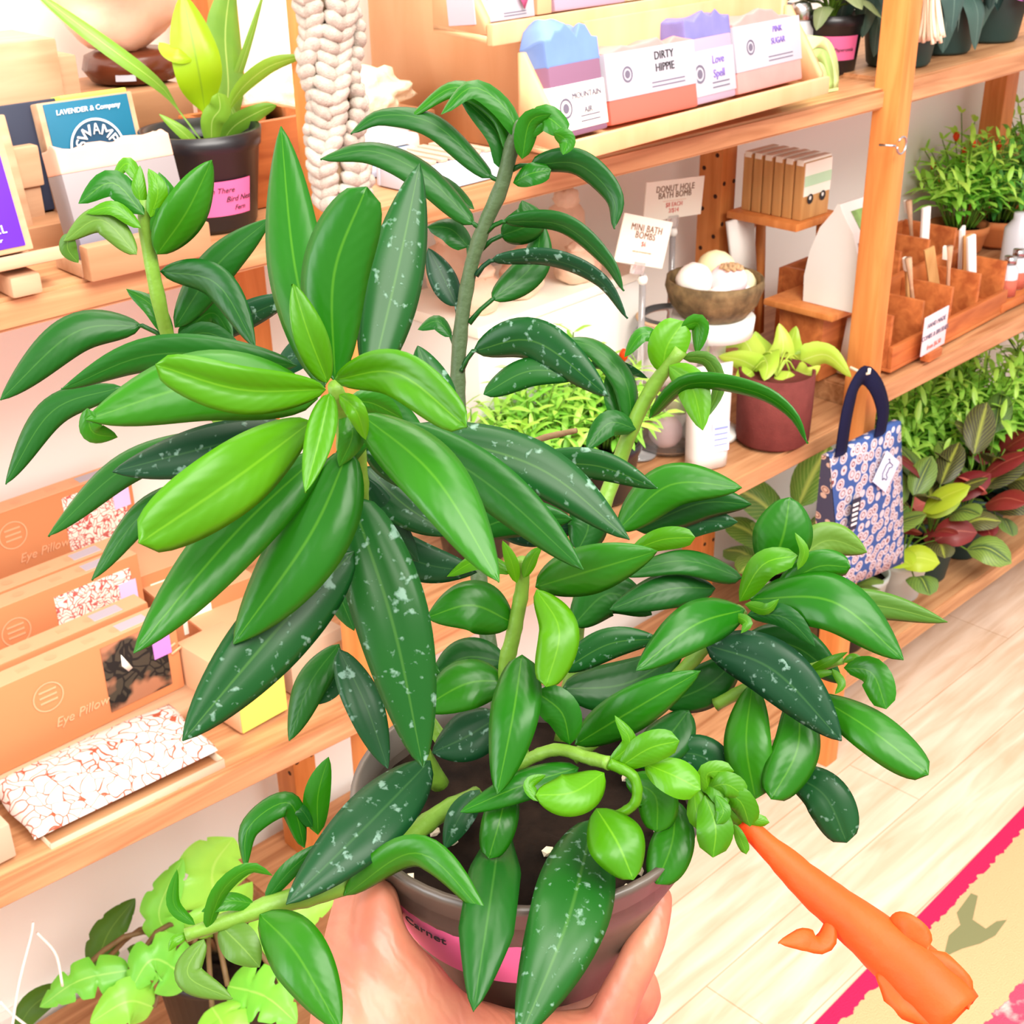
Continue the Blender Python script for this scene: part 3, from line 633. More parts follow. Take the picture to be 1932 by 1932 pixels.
# black nursery pot with the bird's nest fern
p6 = PZ(432, 425, U); p6 = V((p6.x-.008, p6.y+.016, U))
rt, rb, hh = .0505, .041, .083
bp_ = small_pot('potted_fern', 'black nursery pot of upright light green strap leaves on the upper shelf', 'plant', p6, rt, rb, hh, 'black_plastic')
A = math.atan2(-p6.y, -p6.x)
pl = MB(); label_patch(pl, rt, rb, hh, A-R_(20), A+R_(52), .016, .046); pl = pl.build('pink_label', 'pink_label', bp_)
cone_text('Hang in There', .0065, 'ink', pl, rt, rb, hh, A+R_(6), .038); cone_text('Bird Nest', .0068, 'ink', pl, rt, rb, hh, A+R_(36), .030); cone_text('Fern', .006, 'ink', pl, rt, rb, hh, A+R_(36), .022)
D = (p6-CAM).dot(FW)
fr = MB(); fr.mi = 0
for pts, wd, sh_, roll in (
    ([(395, 285, D), (335, 205, D-.01), (300, 160, D-.02), (200, 85, D-.05), (60, -20, D-.07)], 34, 'petiole', 25),
    ([(405, 285, D+.01), (430, 180, D+.02), (425, 60, D+.04), (440, -60, D+.05)], 64, 'strap', 30),
    ([(415, 280, D), (440, 190, D-.02), (500, 130, D-.05), (575, 104, D-.07)], 34, 'petiole', 30),
    ([(410, 285, D), (440, 240, D-.01), (490, 210, D-.02), (522, 198, D-.03)], 42, 'long', 20),
    ([(400, 285, D-.01), (400, 230, D-.03), (415, 205, D-.04), (412, 175, D-.05)], 52, 'round', 0),
    ([(385, 290, D-.01), (345, 250, D-.03), (300, 215, D-.04)], 26, 'lance', 10),
    ([(385, 292, D-.02), (350, 280, D-.03), (315, 272, D-.05)], 26, 'lance', 30),
    ([(400, 285, D+.02), (425, 210, D+.03), (470, 80, D+.04), (500, -20, D+.04)], 20, 'long', 40),
    ([(420, 285, D), (415, 260, D), (440, 225, D), (430, 190, D)], 30, 'long', 40)):
    pxleaf(fr, pts, wd, sh_, roll, fold=.2, wav=.10, nt=18)
fr.build('foliage', 'nest_leaf', bp_, True)
fr = MB(); pxleaf(fr, [(392, 285, D-.005), (385, 200, D-.02), (372, 120, D-.05), (345, -10, D-.06)], 104, 'petiole', 8, fold=.15, wav=.16, nt=20); pxleaf(fr, [(370, 110, D-.05), (330, 100, D-.06), (300, 80, D-.05)], 30, 'oval', 30)
fr.build('yellow_leaf', 'nest_yellow', bp_, True)['label'] = 'bright yellow-green ruffled leaf'
# brown crate right of the pot
p7 = PZ(520, 418, U)
cr = thing('wooden_crate', 'small brown wooden crate between the fern pot and the corded hanger', 'crate', (p7.x+.038, p7.y+.05, U), 0)
b = MB(); zc = zat((p7.x, p7.y+.05), 240)-U
b.bx(-.04, .06, 0, .008, 0, zc, .001); b.bx(-.04, -.032, .008, .09, 0, zc, .001); b.bx(.052, .06, .008, .09, 0, zc, .001); b.bx(-.032, .052, .082, .09, 0, zc, .001); b.bx(-.032, .052, .008, .082, 0, .008); b.build('crate_body', 'organizer_wood', cr)
# ---------------------------------------------------------------- corded hanger on the front post
mc = thing('macrame_hanger', 'thick knotted white cotton cord hanging down the left front post', 'hanger', (.70, YF-.04, U-.04))
b = MB(); t2 = MB(); cx, cyy = .684, YF-.047
z0, z1 = zat((cx, cyy), 375), 1.66
n_ = int((z1-z0)/.0096)
for s in range(4):
    for i in range(n_):
        f = i/n_; z = z0+(z1-z0)*f; a = f*6+s*math.pi/2; ca, sa = math.cos(a), math.sin(a)
        sw = .0175+.003*math.sin(f*60+s*2)
        c = V((cx+sw*ca*1.15, cyy+sw*sa*.75, z))
        tt = V((-sa, ca*.75, 0))
        for q in (-1, 1):
            rt_ = Matrix.Rotation(q*R_(34)+.5*noise.noise(V((i*.7, s, q))), 3, V((ca, sa, 0)))
            b.blob(c+tt*(q*.0064)+V((ca, sa, 0))*(.0015*noise.noise(V((i, s*3, q)))), (.0118, .0078, .0066), 2, .16, 2, i+s*9+q, rt_ @ Matrix.Rotation(a+math.pi/2, 3, 'Z'))
b.build('knotted_cord', 'cotton', mc, True, sharp=False)
t2.tube([(cx, cyy-.002, z0+(z1-z0)*i/30) for i in range(31)], .0095, 8); t2.build('core_cord', 'cotton_tan', mc, True)
# sponges, tray and dishes between the post and the soap rack
p8 = PZ(740, 300, U)
y8 = 1.12
a8 = PY(738, 262, y8); dt = thing('storage_tub', 'low white frosted tub under the natural sponge beside the knotted hanger', 'tub', (PY(735, 300, y8).x, y8, U), 0)
ztub = a8.z+.018-U
b = MB(); b.bx(-.065, .045, 0, .08, 0, ztub*.55, .006); b.build('lower_tray', 'white', dt); b = MB(); b.bx(-.060, .040, .004, .076, ztub*.56, ztub, .008); b.build('upper_tray', 'frosted', dt)
sg = thing('sponge', 'large cream natural sponge lying on the white tub', 'sponge', (dt.location.x-.005, y8+.035, U+ztub+.0005))
b = MB(); b.blob((0, 0, .024), (.058, .038, .026), 4, .35, 2.6, 5)
for v in b.bm.verts: v.co += .003*V((noise.noise(v.co*110), noise.noise(v.co*110+V((5, 0, 0))), noise.noise(v.co*110+V((0, 9, 0))))); v.co.z = max(0, v.co.z)
b.build('sponge_body', 'sponge', sg, sharp=False)
a9 = PZ(600, 330, U); s2 = thing('sponge', 'tan natural sponge behind the knotted hanger on a white box', 'sponge', (PY(525, 240, 1.2).x, 1.2, PY(525, 240, 1.2).z))
b = MB(); b.blob((0, 0, .028), (.055, .034, .028), 4, .35, 2.6, 9)
for v in b.bm.verts: v.co += .003*V((noise.noise(v.co*110), noise.noise(v.co*110+V((5, 0, 0))), noise.noise(v.co*110+V((0, 9, 0))))); v.co.z = max(0, v.co.z)
b.build('sponge_body', 'sponge', s2, sharp=False)
b9 = thing('storage_box', 'white box under the tan sponge behind the brown crate', 'box', (s2.location.x, 1.155, U))
b = MB(); b.bx(-.05, .075, 0, .10, 0, s2.location.z-U-.0005, .003); b.build('box_body', 'white', b9)
b = MB(); b.bx(-.052, .077, -.002, .102, (s2.location.z-U)*.72, s2.location.z-U-.0008, .003); b.build('lid', 'paper', b9)
sp_ = thing('soap_dish', 'stack of white ribbed soap dishes beside the slatted dish', 'soap dish', (PZ(745, 345, U).x+.02, 1.055, U))
for k in range(3):
    b = MB(); b.bx(-.055, .035, 0, .05, .013*k, .013*k+.0115, .004); b.build('dish', 'bluewhite' if k < 2 else 'white', sp_)
bx9 = thing('wooden_box', 'small brown wooden box behind the soap dishes against the soap rack', 'box', (PY(790, 270, 1.14).x+.006, 1.14, U))
b = MB(); b.bx(-.02, .02, 0, .07, 0, PY(790, 212, 1.14).z-U, .002); b.build('box_body', 'block_wood', bx9)
pA = PZ(868, 355, U)
ds = thing('soap_dish', 'pale blue slatted soap dish in front of the peach soap rack', 'soap dish', (pA.x+.006, pA.y+.004, U), R_(2))
b = MB(); b.bx(-.05, .058, 0, .006, 0, .026, .002); b.bx(-.05, .058, .062, .068, 0, .026, .002); b.bx(-.05, -.044, .006, .062, 0, .026, .002); b.bx(.052, .058, .006, .062, 0, .026, .002); b.bx(-.044, .052, .006, .062, 0, .005); b.build('dish', 'bluewhite', ds)
for k in range(6):
    b = MB(); b.bx(-.040+.015*k, -.031+.015*k, .001, .067, .0262, .0300, .001); b.build('slat', 'pink_soap', ds)
b = MB(); b.bx(-.044, .052, .030, .036, .020, .0260); b.build('cross_bar', 'pink_soap', ds)
# ================================================================ soap rack on the upper shelf
pf = PZ(1088, 302, U)
W = .40                                       # rack width along the shelf
rk = thing('soap_rack', 'large peach-coloured stepped wooden soap rack standing on the upper shelf', 'display rack', (pf.x, pf.y, U), R_(4))
YZ = Matrix(((0, 0, 1, 0), (1, 0, 0, 0), (0, 1, 0, 0), (0, 0, 0, 1)))     # outline in (y, z), pushed along x
RY = R_(4)
def rackpt(x, y, z): return V((pf.x, pf.y, U)) + Matrix.Rotation(RY, 3, 'Z') @ V((x, y, z))
def rack_x(px, py, y):                          # local x on the rack for a pixel on the plane y (local)
    n = Matrix.Rotation(RY, 3, 'Z') @ V((0, 1, 0)); o = rackpt(0, y, 0); d = ray(px, py); k = (o-CAM).dot(n)/d.dot(n)
    return (Matrix.Rotation(RY, 3, 'Z').transposed() @ (CAM+d*k-V((pf.x, pf.y, U)))).x
z_t1, z_t2 = .030, .135                        # heights of the two trays' floors
side = [(0, 0), (.305, 0), (.305, .42), (.165, .42), (.165, .30), (.085, .24), (.085, z_t2-.01), (.0, z_t2-.01)]
for x, nm in ((0, 'side_panel'), (W-.012, 'side_panel')):
    b = MB(); b.prism(side, .012, Matrix.Translation((x, 0, 0)) @ YZ); b.build(nm, 'display_wood', rk)
b = MB(); b.bx(.012, W-.012, .0, .008, 0, .030, .001); b.build('kick_board', 'display_wood', rk)
for i, (zt_, y0, y1) in enumerate(((z_t1, -.052, .0), (z_t2, .02, .085))):
    hb = z_t2-zt_-.002 if i == 0 else .12
    x0, x1 = (rack_x(1076, 258, -.066), rack_x(1562, 200, -.066)) if i == 0 else (rack_x(930, 102, .006), rack_x(1436, 22, .006))
    t0 = zt_+.002
    b = MB(); b.hexa([(x0, y0-.006, t0-.010), (x1, y0-.006, t0-.010), (x1, y1-.001, t0-.004), (x0, y1-.001, t0-.004), (x0, y0-.006, t0-.003), (x1, y0-.006, t0-.003), (x1, y1-.001, t0+.003), (x0, y1-.001, t0+.003)]); b.build('tray_floor', 'display_wood', rk)
    b = MB(); b.bx(x0, x1, y0-.014, y0-.0062, t0-.012, t0+.008, .002); b.build('tray_lip', 'display_wood', rk)
    b = MB(); b.bx(.0125, W-.0125, y1+.0005, y1+.008, t0+.004, t0+hb, .001); b.build('tray_back', 'display_wood', rk)
    for x in (x0, x1-.008):
        b = MB(); b.prism([(y0-.006, t0-.002), (y1-.0008, t0-.002), (y1-.0008, t0+.085), (y0+.046, t0+.085), (y0-.004, t0+.012)], .008, Matrix.Translation((x, 0, 0)) @ YZ); b.build('tray_end', 'display_wood', rk)
def soap(px0, px1, py, ytray, ztray, hgt, body, top, label, band, lines, ink, dpt=.034, turn=0, wrap='paper', topamp=.010, shade=None, tilt=-10, lift=0, yoff=0):
    xa, xb = rack_x(px0, py, ytray), rack_x(px1, py, ytray); wd = xb-xa
    t = thing('wrapped_soap', label, 'soap', rackpt((xa+xb)/2, ytray+yoff, ztray+lift), 0, 'wrapped soaps in the rack', rot=Matrix.Rotation(RY+R_(turn), 3, 'Z') @ Matrix.Rotation(R_(tilt), 3, 'X'))
    b = MB(); b.bx(-wd/2, wd/2, 0, dpt, 0, hgt*.72, .003); b.build('bar', body, t)
    b = MB(); b.bx(-wd/2, wd/2, 0, dpt, hgt*.72-.004, hgt*.84, .0015)
    bmesh.ops.subdivide_edges(b.bm, edges=list(b.bm.edges), cuts=9, use_grid_fill=True)
    for v in b.bm.verts:
        if v.co.z > hgt*.80:
            v.co.z += topamp*(.8+noise.noise(V((v.co.x*55, v.co.y*30, wd*90)))*1.3)*(1-(2*abs(v.co.x)/wd)**3*.6)
    b.build('piped_top', top, t)
    b = MB(); b.bx(-wd/2-.0006, wd/2+.0006, -.0007, dpt+.0006, hgt*band[0], hgt*band[1], .0004); o = b.build('paper_band', wrap, t)
    b = MB(); disc(b, hgt*.10, -wd*.28, -.0011, hgt*(band[0]+band[1])/2, 20, r2=hgt*.075); disc(b, hgt*.05, -wd*.28, -.0011, hgt*(band[0]+band[1])/2, 12); b.build('round_logo', 'ink_grey', o)
    for i, (s, sz) in enumerate(lines):
        text(s, sz, ink, o, face(wd*.14, -.0011, hgt*(band[1]-.12-i*.15)))
    b = MB()
    for i in range(2): b.bx(-wd*.02, wd*.36, -.0010, -.0007, hgt*(band[0]+.06+.05*i), hgt*(band[0]+.075+.05*i))
    b.build('fine_print', 'ink_grey', o)
    return t
yt, ztr = -.045, z_t1+.0085
soap(1052, 1148, 240, yt, ztr, .098, 'mauve_soap', 'blue_soap', 'blue mountain-topped soap in a cream band at the left end of the lower tray', (.06, .50), [('MOUNTAIN', .0085), ('AIR', .0085)], 'ink_grey', topamp=.022, wrap='cream_card')
soap(1160, 1312, 225, yt, ztr, .080, 'coral_soap', 'blush_soap', 'coral and teal swirled soap with a big pale band lettered in dark green', (.30, .86), [('DIRTY', .0115), ('HIPPIE', .0115)], 'ink', turn=-3, topamp=.008)
soap(1306, 1388, 205, yt, ztr, .098, 'lilac_soap', 'violet_soap', 'violet soap with purple handwritten letters on a white band', (.08, .56), [('Love', .012), ('Spell', .012)], 'ink_lilac', topamp=.014)
soap(1394, 1512, 182, yt, ztr, .084, 'blush_soap', 'blush_soap', 'pink swirled soap at the right end of the lower tray', (.28, .86), [('PINK', .0095), ('SUGAR', .0095)], 'ink_lilac', topamp=.010)
y2, zt_2 = .027, z_t2+.0085
soap(898, 1008, 88, y2, zt_2, .052, 'blush_soap', 'pink_soap', 'small white boxed soap with a pink rose at the left of the upper tray', (.0, .98), [('sweet', .010), ('mama', .010)], 'ink_red', topamp=.001, tilt=-6)
soap(1052, 1176, 60, y2, zt_2, .100, 'lilac_soap', 'lilac_soap', 'lilac soap with a wide cream band reading BEE in the upper tray', (.30, .95), [('HONEY', .012), ('BEE', .012)], 'ink', turn=-3)
soap(1184, 1290, 40, y2, zt_2, .095, 'cream_soap', 'cream_soap', 'cream soap lettered in red beside the lilac one in the upper tray', (.06, .9), [('WILD', .011), ('ROSES', .011)], 'ink_red')
soap(1300, 1388, 22, y2, zt_2, .095, 'cream_soap', 'green_soap_light', 'cream wrapped soap at the right end of the upper tray', (.1, .9), [('MINT', .010)], 'ink_grey')
b = MB(); xs = rack_x(1028, 76, y2)
tb2 = thing('wrapped_soap', 'narrow tan boxed soap standing edge-on between the rose and lilac soaps', 'soap', rackpt(xs, y2, zt_2), RY, 'wrapped soaps in the rack'); b.bx(-.011, .011, 0, .05, 0, .062, .001); b.build('box_body', 'kraft_pale', tb2)
b = MB(); b.bx(.0112, .0114, .01, .014, .03, .042); b.build('print', 'pouch_green', tb2)
q = rack_x(985, 70, y2)
rz_ = MB()
for v in ((0, 0), (.006, .012), (.003, .022), (-.004, .018), (-.006, .008)): pass
P_ = Matrix.Translation(rackpt(q, y2-.0035, zt_2+.014)) @ Matrix.Rotation(RY, 4, 'Z') @ Matrix.Rotation(R_(90), 4, 'X')
rz_.prism([(0, -.006), (.006, .004), (.005, .016), (-.002, .024), (-.008, .016), (-.006, .004)], .0006, P_)
rose_owner = [o for o in COL.objects if o.get('label', '').startswith('small white boxed soap')][0]
ro_ = rz_.build('rose_print', 'rose'); ro_.parent = rose_owner; ro_.matrix_parent_inverse = TM[rose_owner.name].inverted()
# green half-round soap, plant, jar and dark box right of the rack
pg = PZ(1545, 182, U)
gs = thing('arched_soap', 'pale green half-round ridged soap beside the right end of the rack', 'soap', (pg.x+.004, pg.y+.01, U), R_(-4))
for r1, r2, m_ in ((.050, .040, 'green_soap_light'), (.0395, .028, 'green_soap'), (.0275, .016, 'green_soap_light'), (.0155, .0, 'green_soap')):
    b = MB(); n = 22; A_ = Matrix.Translation((0, .028, 0)) @ Matrix.Rotation(R_(90), 4, 'X')
    outer = [(r1*math.cos(math.pi*i/n), r1*1.35*math.sin(math.pi*i/n)+.004) for i in range(n+1)]
    inner = [(r2*math.cos(math.pi*i/n), r2*1.35*math.sin(math.pi*i/n)+.004) for i in range(n, -1, -1)] if r2 else []
    b.prism(outer+inner, .028, A_); b.build('ring', m_, gs)
b = MB(); b.bx(-.05, .05, 0, .028, 0, .004); b.build('base', 'green_soap_light', gs)
pp_ = PZ(1602, 148, U); pp_ = V((pp_.x+.02, pp_.y+.05, U))
pt = small_pot('potted_peperomia', 'dark green leafy plant in a black pink-labelled pot left of the right front post', 'plant', pp_, .046, .038, .080, 'black_plastic')
A = math.atan2(-pp_.y, -pp_.x)
b = MB(); label_patch(b, .046, .038, .08, A-R_(40), A+R_(60), .022, .054); lb = b.build('pink_label', 'pink_label', pt)
cone_text('Peperomia', .007, 'ink', lb, .046, .038, .08, A+R_(30), .036)
def rosette(mb, c, n, L, Wd, rng, up=.6, shape='ovate', spread=1.0, stem=None, h0=0, droop=.5, tintf=None):
    for i in range(n):
        a = i*2.399+rng.uniform(-.3, .3); k = (i+.5)/n
        el = R_(75)*(1-k)**.8*up+R_(8)
        d = V((math.cos(a), math.sin(a), 0))
        p0 = V(c)+V((0, 0, h0)); r = L*(.6+.6*k)*spread
        base = p0+d*(r*.35*math.cos(el))+V((0, 0, r*.55*math.sin(el)+.01))
        mid = base+d*(L*.5*math.cos(el*.6))+V((0, 0, L*.4*math.sin(el*.8)))
        tip = base+d*(L*math.cos(el*.5)*1.0)+V((0, 0, L*.5*math.sin(el)-droop*L*k))
        if stem is not None: stem.tube(spline([p0-V((0, 0, .01)), (p0+base)/2+V((0, 0, .006)), base], 5), .0016, 6)
        mb.leaf([base, mid, tip], Wd*(.8+.4*rng.random()), V((0, 0, 1))+d*.1, rng.uniform(-25, 25), shape, nt=8, nu=4, tint=rng.random())
rg = random.Random(3)
f_, s_ = MB(), MB(); rosette(f_, (0, 0, .07), 26, .062, .030, rg, 1.0, 'ovate', 1.0, s_, 0, .45); f_.build('foliage', 'olive_leaf', pt); s_.build('stems', 'stem_green', pt)
pj_ = PZ(1506, 96, U); yj = 1.10; pjj = PY(1506, 90, yj)
jr = thing('glass_shaker', 'small clear glass shaker jar with a steel cap behind the pink soap', 'jar', (pjj.x, yj, U))
hz_ = zat((pjj.x, yj), 38)-U
b = MB(); b.lathe([(.0, 0), (.017, 0), (.0185, .004), (.0185, hz_-.012), (.014, hz_-.004), (.0135, hz_)], 24); b.build('glass_body', 'frosted', jr)
b = MB(); b.lathe([(.0145, hz_+.0005), (.0155, hz_+.002), (.0155, hz_+.014), (.0125, hz_+.022), (.0, hz_+.025)], 24); b.build('cap', 'steel', jr)
nb = thing('dark_box', 'dark navy box behind the glass shaker jar', 'box', (PY(1455, 40, 1.17).x, 1.17, U))
b = MB(); b.bx(-.075, .07, 0, .06, 0, zat((nb.location.x, 1.17), 14)-U, .003); b.build('box_body', 'navy_card', nb)
# ---------------------------------------------------------------- heart-leaf plants on the upper shelf, right bay
UR = U+.010
def heart_plant(px, py, label, lab=False, seed=1, grp='heart-leaf plants on the right upper shelf', s=1.0):
    p = PZ(px, py, UR); p = V((p.x+.012, max(p.y+.05, 1.015), UR+.006*(p.x-1.66)))
    t = small_pot('potted_philodendron', label, 'plant', (p.x, p.y, U+.006+.0156*(p.x-1.66)), .058*s, .044*s, .105*s, 'teal_pot', grp)
    rg = random.Random(seed); f, st_ = MB(), MB()
    for i in range(24):
        a = i*2.4+rg.random(); out = rg.uniform(.02, .075); zz = rg.uniform(.09, .22)-out*.9
        if i % 3 == 0: a = -math.pi/2+rg.uniform(-1.3, .9)-.5; out = rg.uniform(.055, .07); zz = rg.uniform(.085, .13)
        b0 = V((0, 0, .09)); e = V((out*math.cos(a), out*math.sin(a), zz+.02))
        L = rg.uniform(.055, .078); d = V((math.cos(a), math.sin(a), 0))
        st_.tube(spline([b0, (b0+e)/2+V((0, 0, .03)), e], 6), .0016, 6)
        f.leaf([e, e+d*L*.25-V((0, 0, L*.35)), e+d*L*.3-V((0, 0, L*.98))], L*.80, d+V((0, 0, .5)), rg.uniform(-25, 25), 'heart', nt=10, nu=6, tint=rg.random(), fold=.15)
    f.build('foliage', 'teal_leaf', t); st_.build('stems', 'stem_green', t)
    return t
heart_plant(1745, 126, 'dark teal pot of grey-green heart leaves behind the right post tassel', seed=1)
heart_plant(1822, 104, 'middle dark teal pot of heart leaves on the right upper shelf', seed=2)
h3 = heart_plant(1912, 84, 'rightmost teal pot of heart leaves with a purple plant tag', seed=4)
b = MB(); b.box((-.03, -.062, .085), (.022, .001, .045), Matrix.Rotation(R_(12), 3, 'Y')); b.build('plant_tag', 'purple_tag', h3)
ts = thing('tassel', 'cream cotton tassel hanging in front of the grey-green heart leaves', 'tassel', PY(1755, 0, .945))
b = MB(); c0 = PY(1757, -40, .945); rg = random.Random(5)
for i in range(26):
    a = rg.random()*6.28; r = rg.random()*.018
    e = PY(1757, 74+rg.uniform(-9, 10), .945)+V((math.cos(a)*r*1.3, math.sin(a)*r, 0))
    b.tube(spline([c0+V((math.cos(a)*.006, math.sin(a)*.006, 0)), (c0*.4+e*.6)+V((math.cos(a)*.004, 0, .0)), e], 8), [.0022]*8+[.0028], 6)
b.build('fringe', 'cream_tie', ts, True)
b = MB(); b.tube([c0+V((0, 0, -.005)), c0+V((0, 0, .012))], .010, 10); b.tube([c0+V((0, 0, .01)), c0+V((0, .0, .4))], .0025, 8); b.build('knot', 'cream_tie', ts, True)
# ================================================================ middle shelf, middle bay
rx = thing('white_riser', 'long white display riser under the pink bath bombs against the wall', 'riser', (1.19, 1.135, MM+.005), R_(3))
b = MB(); b.bx(-.155, .165, 0, .16, 0, .232, .003); b.build('riser_body', 'white', rx)
b = MB(); b.bx(-.158, .168, -.003, .163, .233, .247, .002); b.build('riser_top', 'cream_card', rx)
ZR = MM+.005+.2475
rg = random.Random(11)
def bomb(x, y, z, r, m, label, grp='bath bombs', name='bath_bomb', amp=.06, seed=0):
    t = MB(); t.blob((0, 0, 0), (r, r, r*.95), 3, amp, 3, seed)
    o = t.build(name, m, sharp=False); o.location = (x, y, z); tag(o, label, 'bath bomb', grp); return o
for i, (px, py, lb) in enumerate(((845, 470, 'leftmost peach bag of bath bombs on the white riser, half behind the big leaves'), (905, 560, 'low peach bag of bath bombs at the front of the white riser'), (985, 520, 'peach bag of bath bombs behind the drooping dark leaves'), (1065, 450, 'tall peach bag of bath bombs at the right of the white riser'), (1090, 520, 'short peach bag of bath bombs on the right front of the white riser'))):
    p = PZ(px, py+40, ZR); y = min(1.255, max(1.165, p.y)); p = PY(px, py, y)
    t = thing('gift_bag', lb, 'bag', (p.x, y, ZR+.0006), rg.uniform(-.3, .3), 'peach bags of bath bombs on the white riser')
    b = MB(); h = (.075, .05, .055, .085, .045)[i]
    b.blob((0, 0, h*.45), (.034, .026, h*.52), 3, .22, 3.2, i)
    for v in b.bm.verts: v.co.z = max(0, v.co.z)
    b.build('bag_body', 'peach_bag', t, sharp=False)
    b = MB(); b.blob((.003, 0, h*.98), (.020, .015, h*.20), 3, .35, 4, i+5); b.build('gathered_top', 'peach_bag', t, sharp=False)
def sign(name, label, pxs, y, lines, yaw=-4, stem=None, mink='ink_brown', acrylic=True):
    (xa, ya), (xb, yb), (xc, yc) = pxs          # top-left, bottom-right, bottom-left
    a, c, d = PY(xa, ya, y), PY(xb, yb, y), PY(xc, yc, y)
    wd, ht = (c-d).length, (a-d).length
    ctr = (a+c)/2
    roll = math.atan2(c.z-d.z, c.x-d.x)
    t = thing(name, label, 'sign', (ctr.x, y, MM+.005), 0)
    M = Matrix.Translation(V((0, 0, ctr.z-MM-.005))) @ Matrix.Rotation(-roll, 4, 'Y')
    b = MB(); b.box((0, 0, 0), (wd, .0016, ht), None, .0007); bmesh.ops.transform(b.bm, matrix=M, verts=b.bm.verts); o = b.build('card', 'cream_card', t)
    for s, sz, dy, ink in lines:
        text(s, sz, ink, o, M @ face(0, -.0010, dy*ht/2), spacing=1.08)
    b = MB(); zb = -ht/2
    b.bx(-.010, .010, -.004, .004, zb-.012, zb+.004, .001); bmesh.ops.transform(b.bm, matrix=M, verts=b.bm.verts); b.build('clip', 'acrylic', t)
    b = MB(); z0 = ctr.z-MM-.005+zb-.012
    b.tube([(0, 0, .004), (0, 0, z0)], .0045, 10); b.lathe([(.026, 0), (.026, .003), (.006, .005), (.006, .012)], 24); b.build('stem', 'acrylic', t)
    b = MB(); b.blob((0, 0, z0-.008), (.007, .007, .008), 2, 0); b.build('knob', 'white', t)
    return t
sign('price_sign', 'cream sign reading MINI BATH BOMBS on a clear stand', ((1168, 402), (1258, 506), (1168, 492)), 1.10, [('MINI BATH', .0125, .52, 'ink_brown'), ('BOMBS', .0125, .22, 'ink_brown'), ('$6', .009, -.12, 'ink_red'), ('mini size of assorted scents', .0032, -.45, 'kraft_ink')])
sign('price_sign', 'cream sign reading DONUT HOLE BATH BOMB on a clear stand', ((1210, 348), (1330, 400), (1222, 416)), 1.19, [('DONUT HOLE', .0125, .55, 'ink_brown'), ('BATH BOMB', .0125, .22, 'ink_brown'), ('________________', .006, .02, 'kraft_ink'), ('$8 EACH', .009, -.28, 'ink_red'), ('2/$14', .009, -.58, 'ink_red')])
# woven bowl of bath bombs on a white pedestal
bc = PY(1349, 523, 1.075); bzr = bc.z
zb_ = bzr-.052
pdst = thing('pedestal_stand', 'white round pedestal stand under the woven bowl', 'stand', (bc.x, 1.075, MM+.005))
b = MB(); b.lathe([(.0, 0), (.045, 0), (.045, .008), (.022, .016), (.020, zb_-MM-.04), (.056, zb_-MM-.032), (.058, zb_-MM-.0075), (.0, zb_-MM-.0065)], 40); b.build('pedestal', 'white', pdst)
bw_ = MB(); bw_.lathe([(.0, 0), (.046, 0), (.060, .018), (.067, .040), (.0665, .052), (.063, .052), (.062, .040), (.054, .018), (.040, .006), (.0, .005)], 56)
for v in bw_.bm.verts: v.co *= 1+.02*noise.noise(v.co*110)
bo = bw_.build('woven_bowl', 'bowl_bark'); bo.location = (bc.x, 1.075, zb_); tag(bo, 'dark brown woven bowl filled with pale bath bombs', 'bowl')
for i, (dx, dy, dz, r, m_, lb) in enumerate(((-.034, .012, .052, .0255, 'bomb_white', 'round white bath bomb at the back left of the woven bowl'), (.030, .022, .054, .027, 'bomb_yellow', 'large pale yellow bath bomb at the back of the woven bowl'), (-.028, -.034, .032, .021, 'bomb_white', 'white bath bomb at the front left of the woven bowl'), (.015, -.038, .030, .018, 'bomb_white', 'small white bath bomb at the front of the woven bowl'), (.044, -.016, .036, .022, 'bomb_yellow', 'pale yellow bath bomb at the right of the woven bowl'))):
    bomb(bc.x+dx*.9, 1.075+dy*.9, zb_+dz, r, m_, lb, 'bath bombs in the woven bowl', seed=i)
t = thing('bath_bomb', 'pink bath bomb with a crumbly petal crown in the middle of the woven bowl', 'bath bomb', (bc.x-.002, 1.075-.024, zb_+.053), 0, 'bath bombs in the woven bowl')
b = MB(); b.blob((0, 0, 0), (.026, .026, .024), 3, .05, 3); b.build('ball', 'bomb_pink', t, sharp=False)
b = MB()
for i in range(26):
    a = i*2.4; r = .015*math.sqrt(i/26); b.blob((r*math.cos(a)-.003, r*math.sin(a)-.006, .0225-r*r*12), (.0035, .0045, .003), 1, .3, 3, i)
b.build('petal_crown', 'petal_crumb', t, sharp=False)
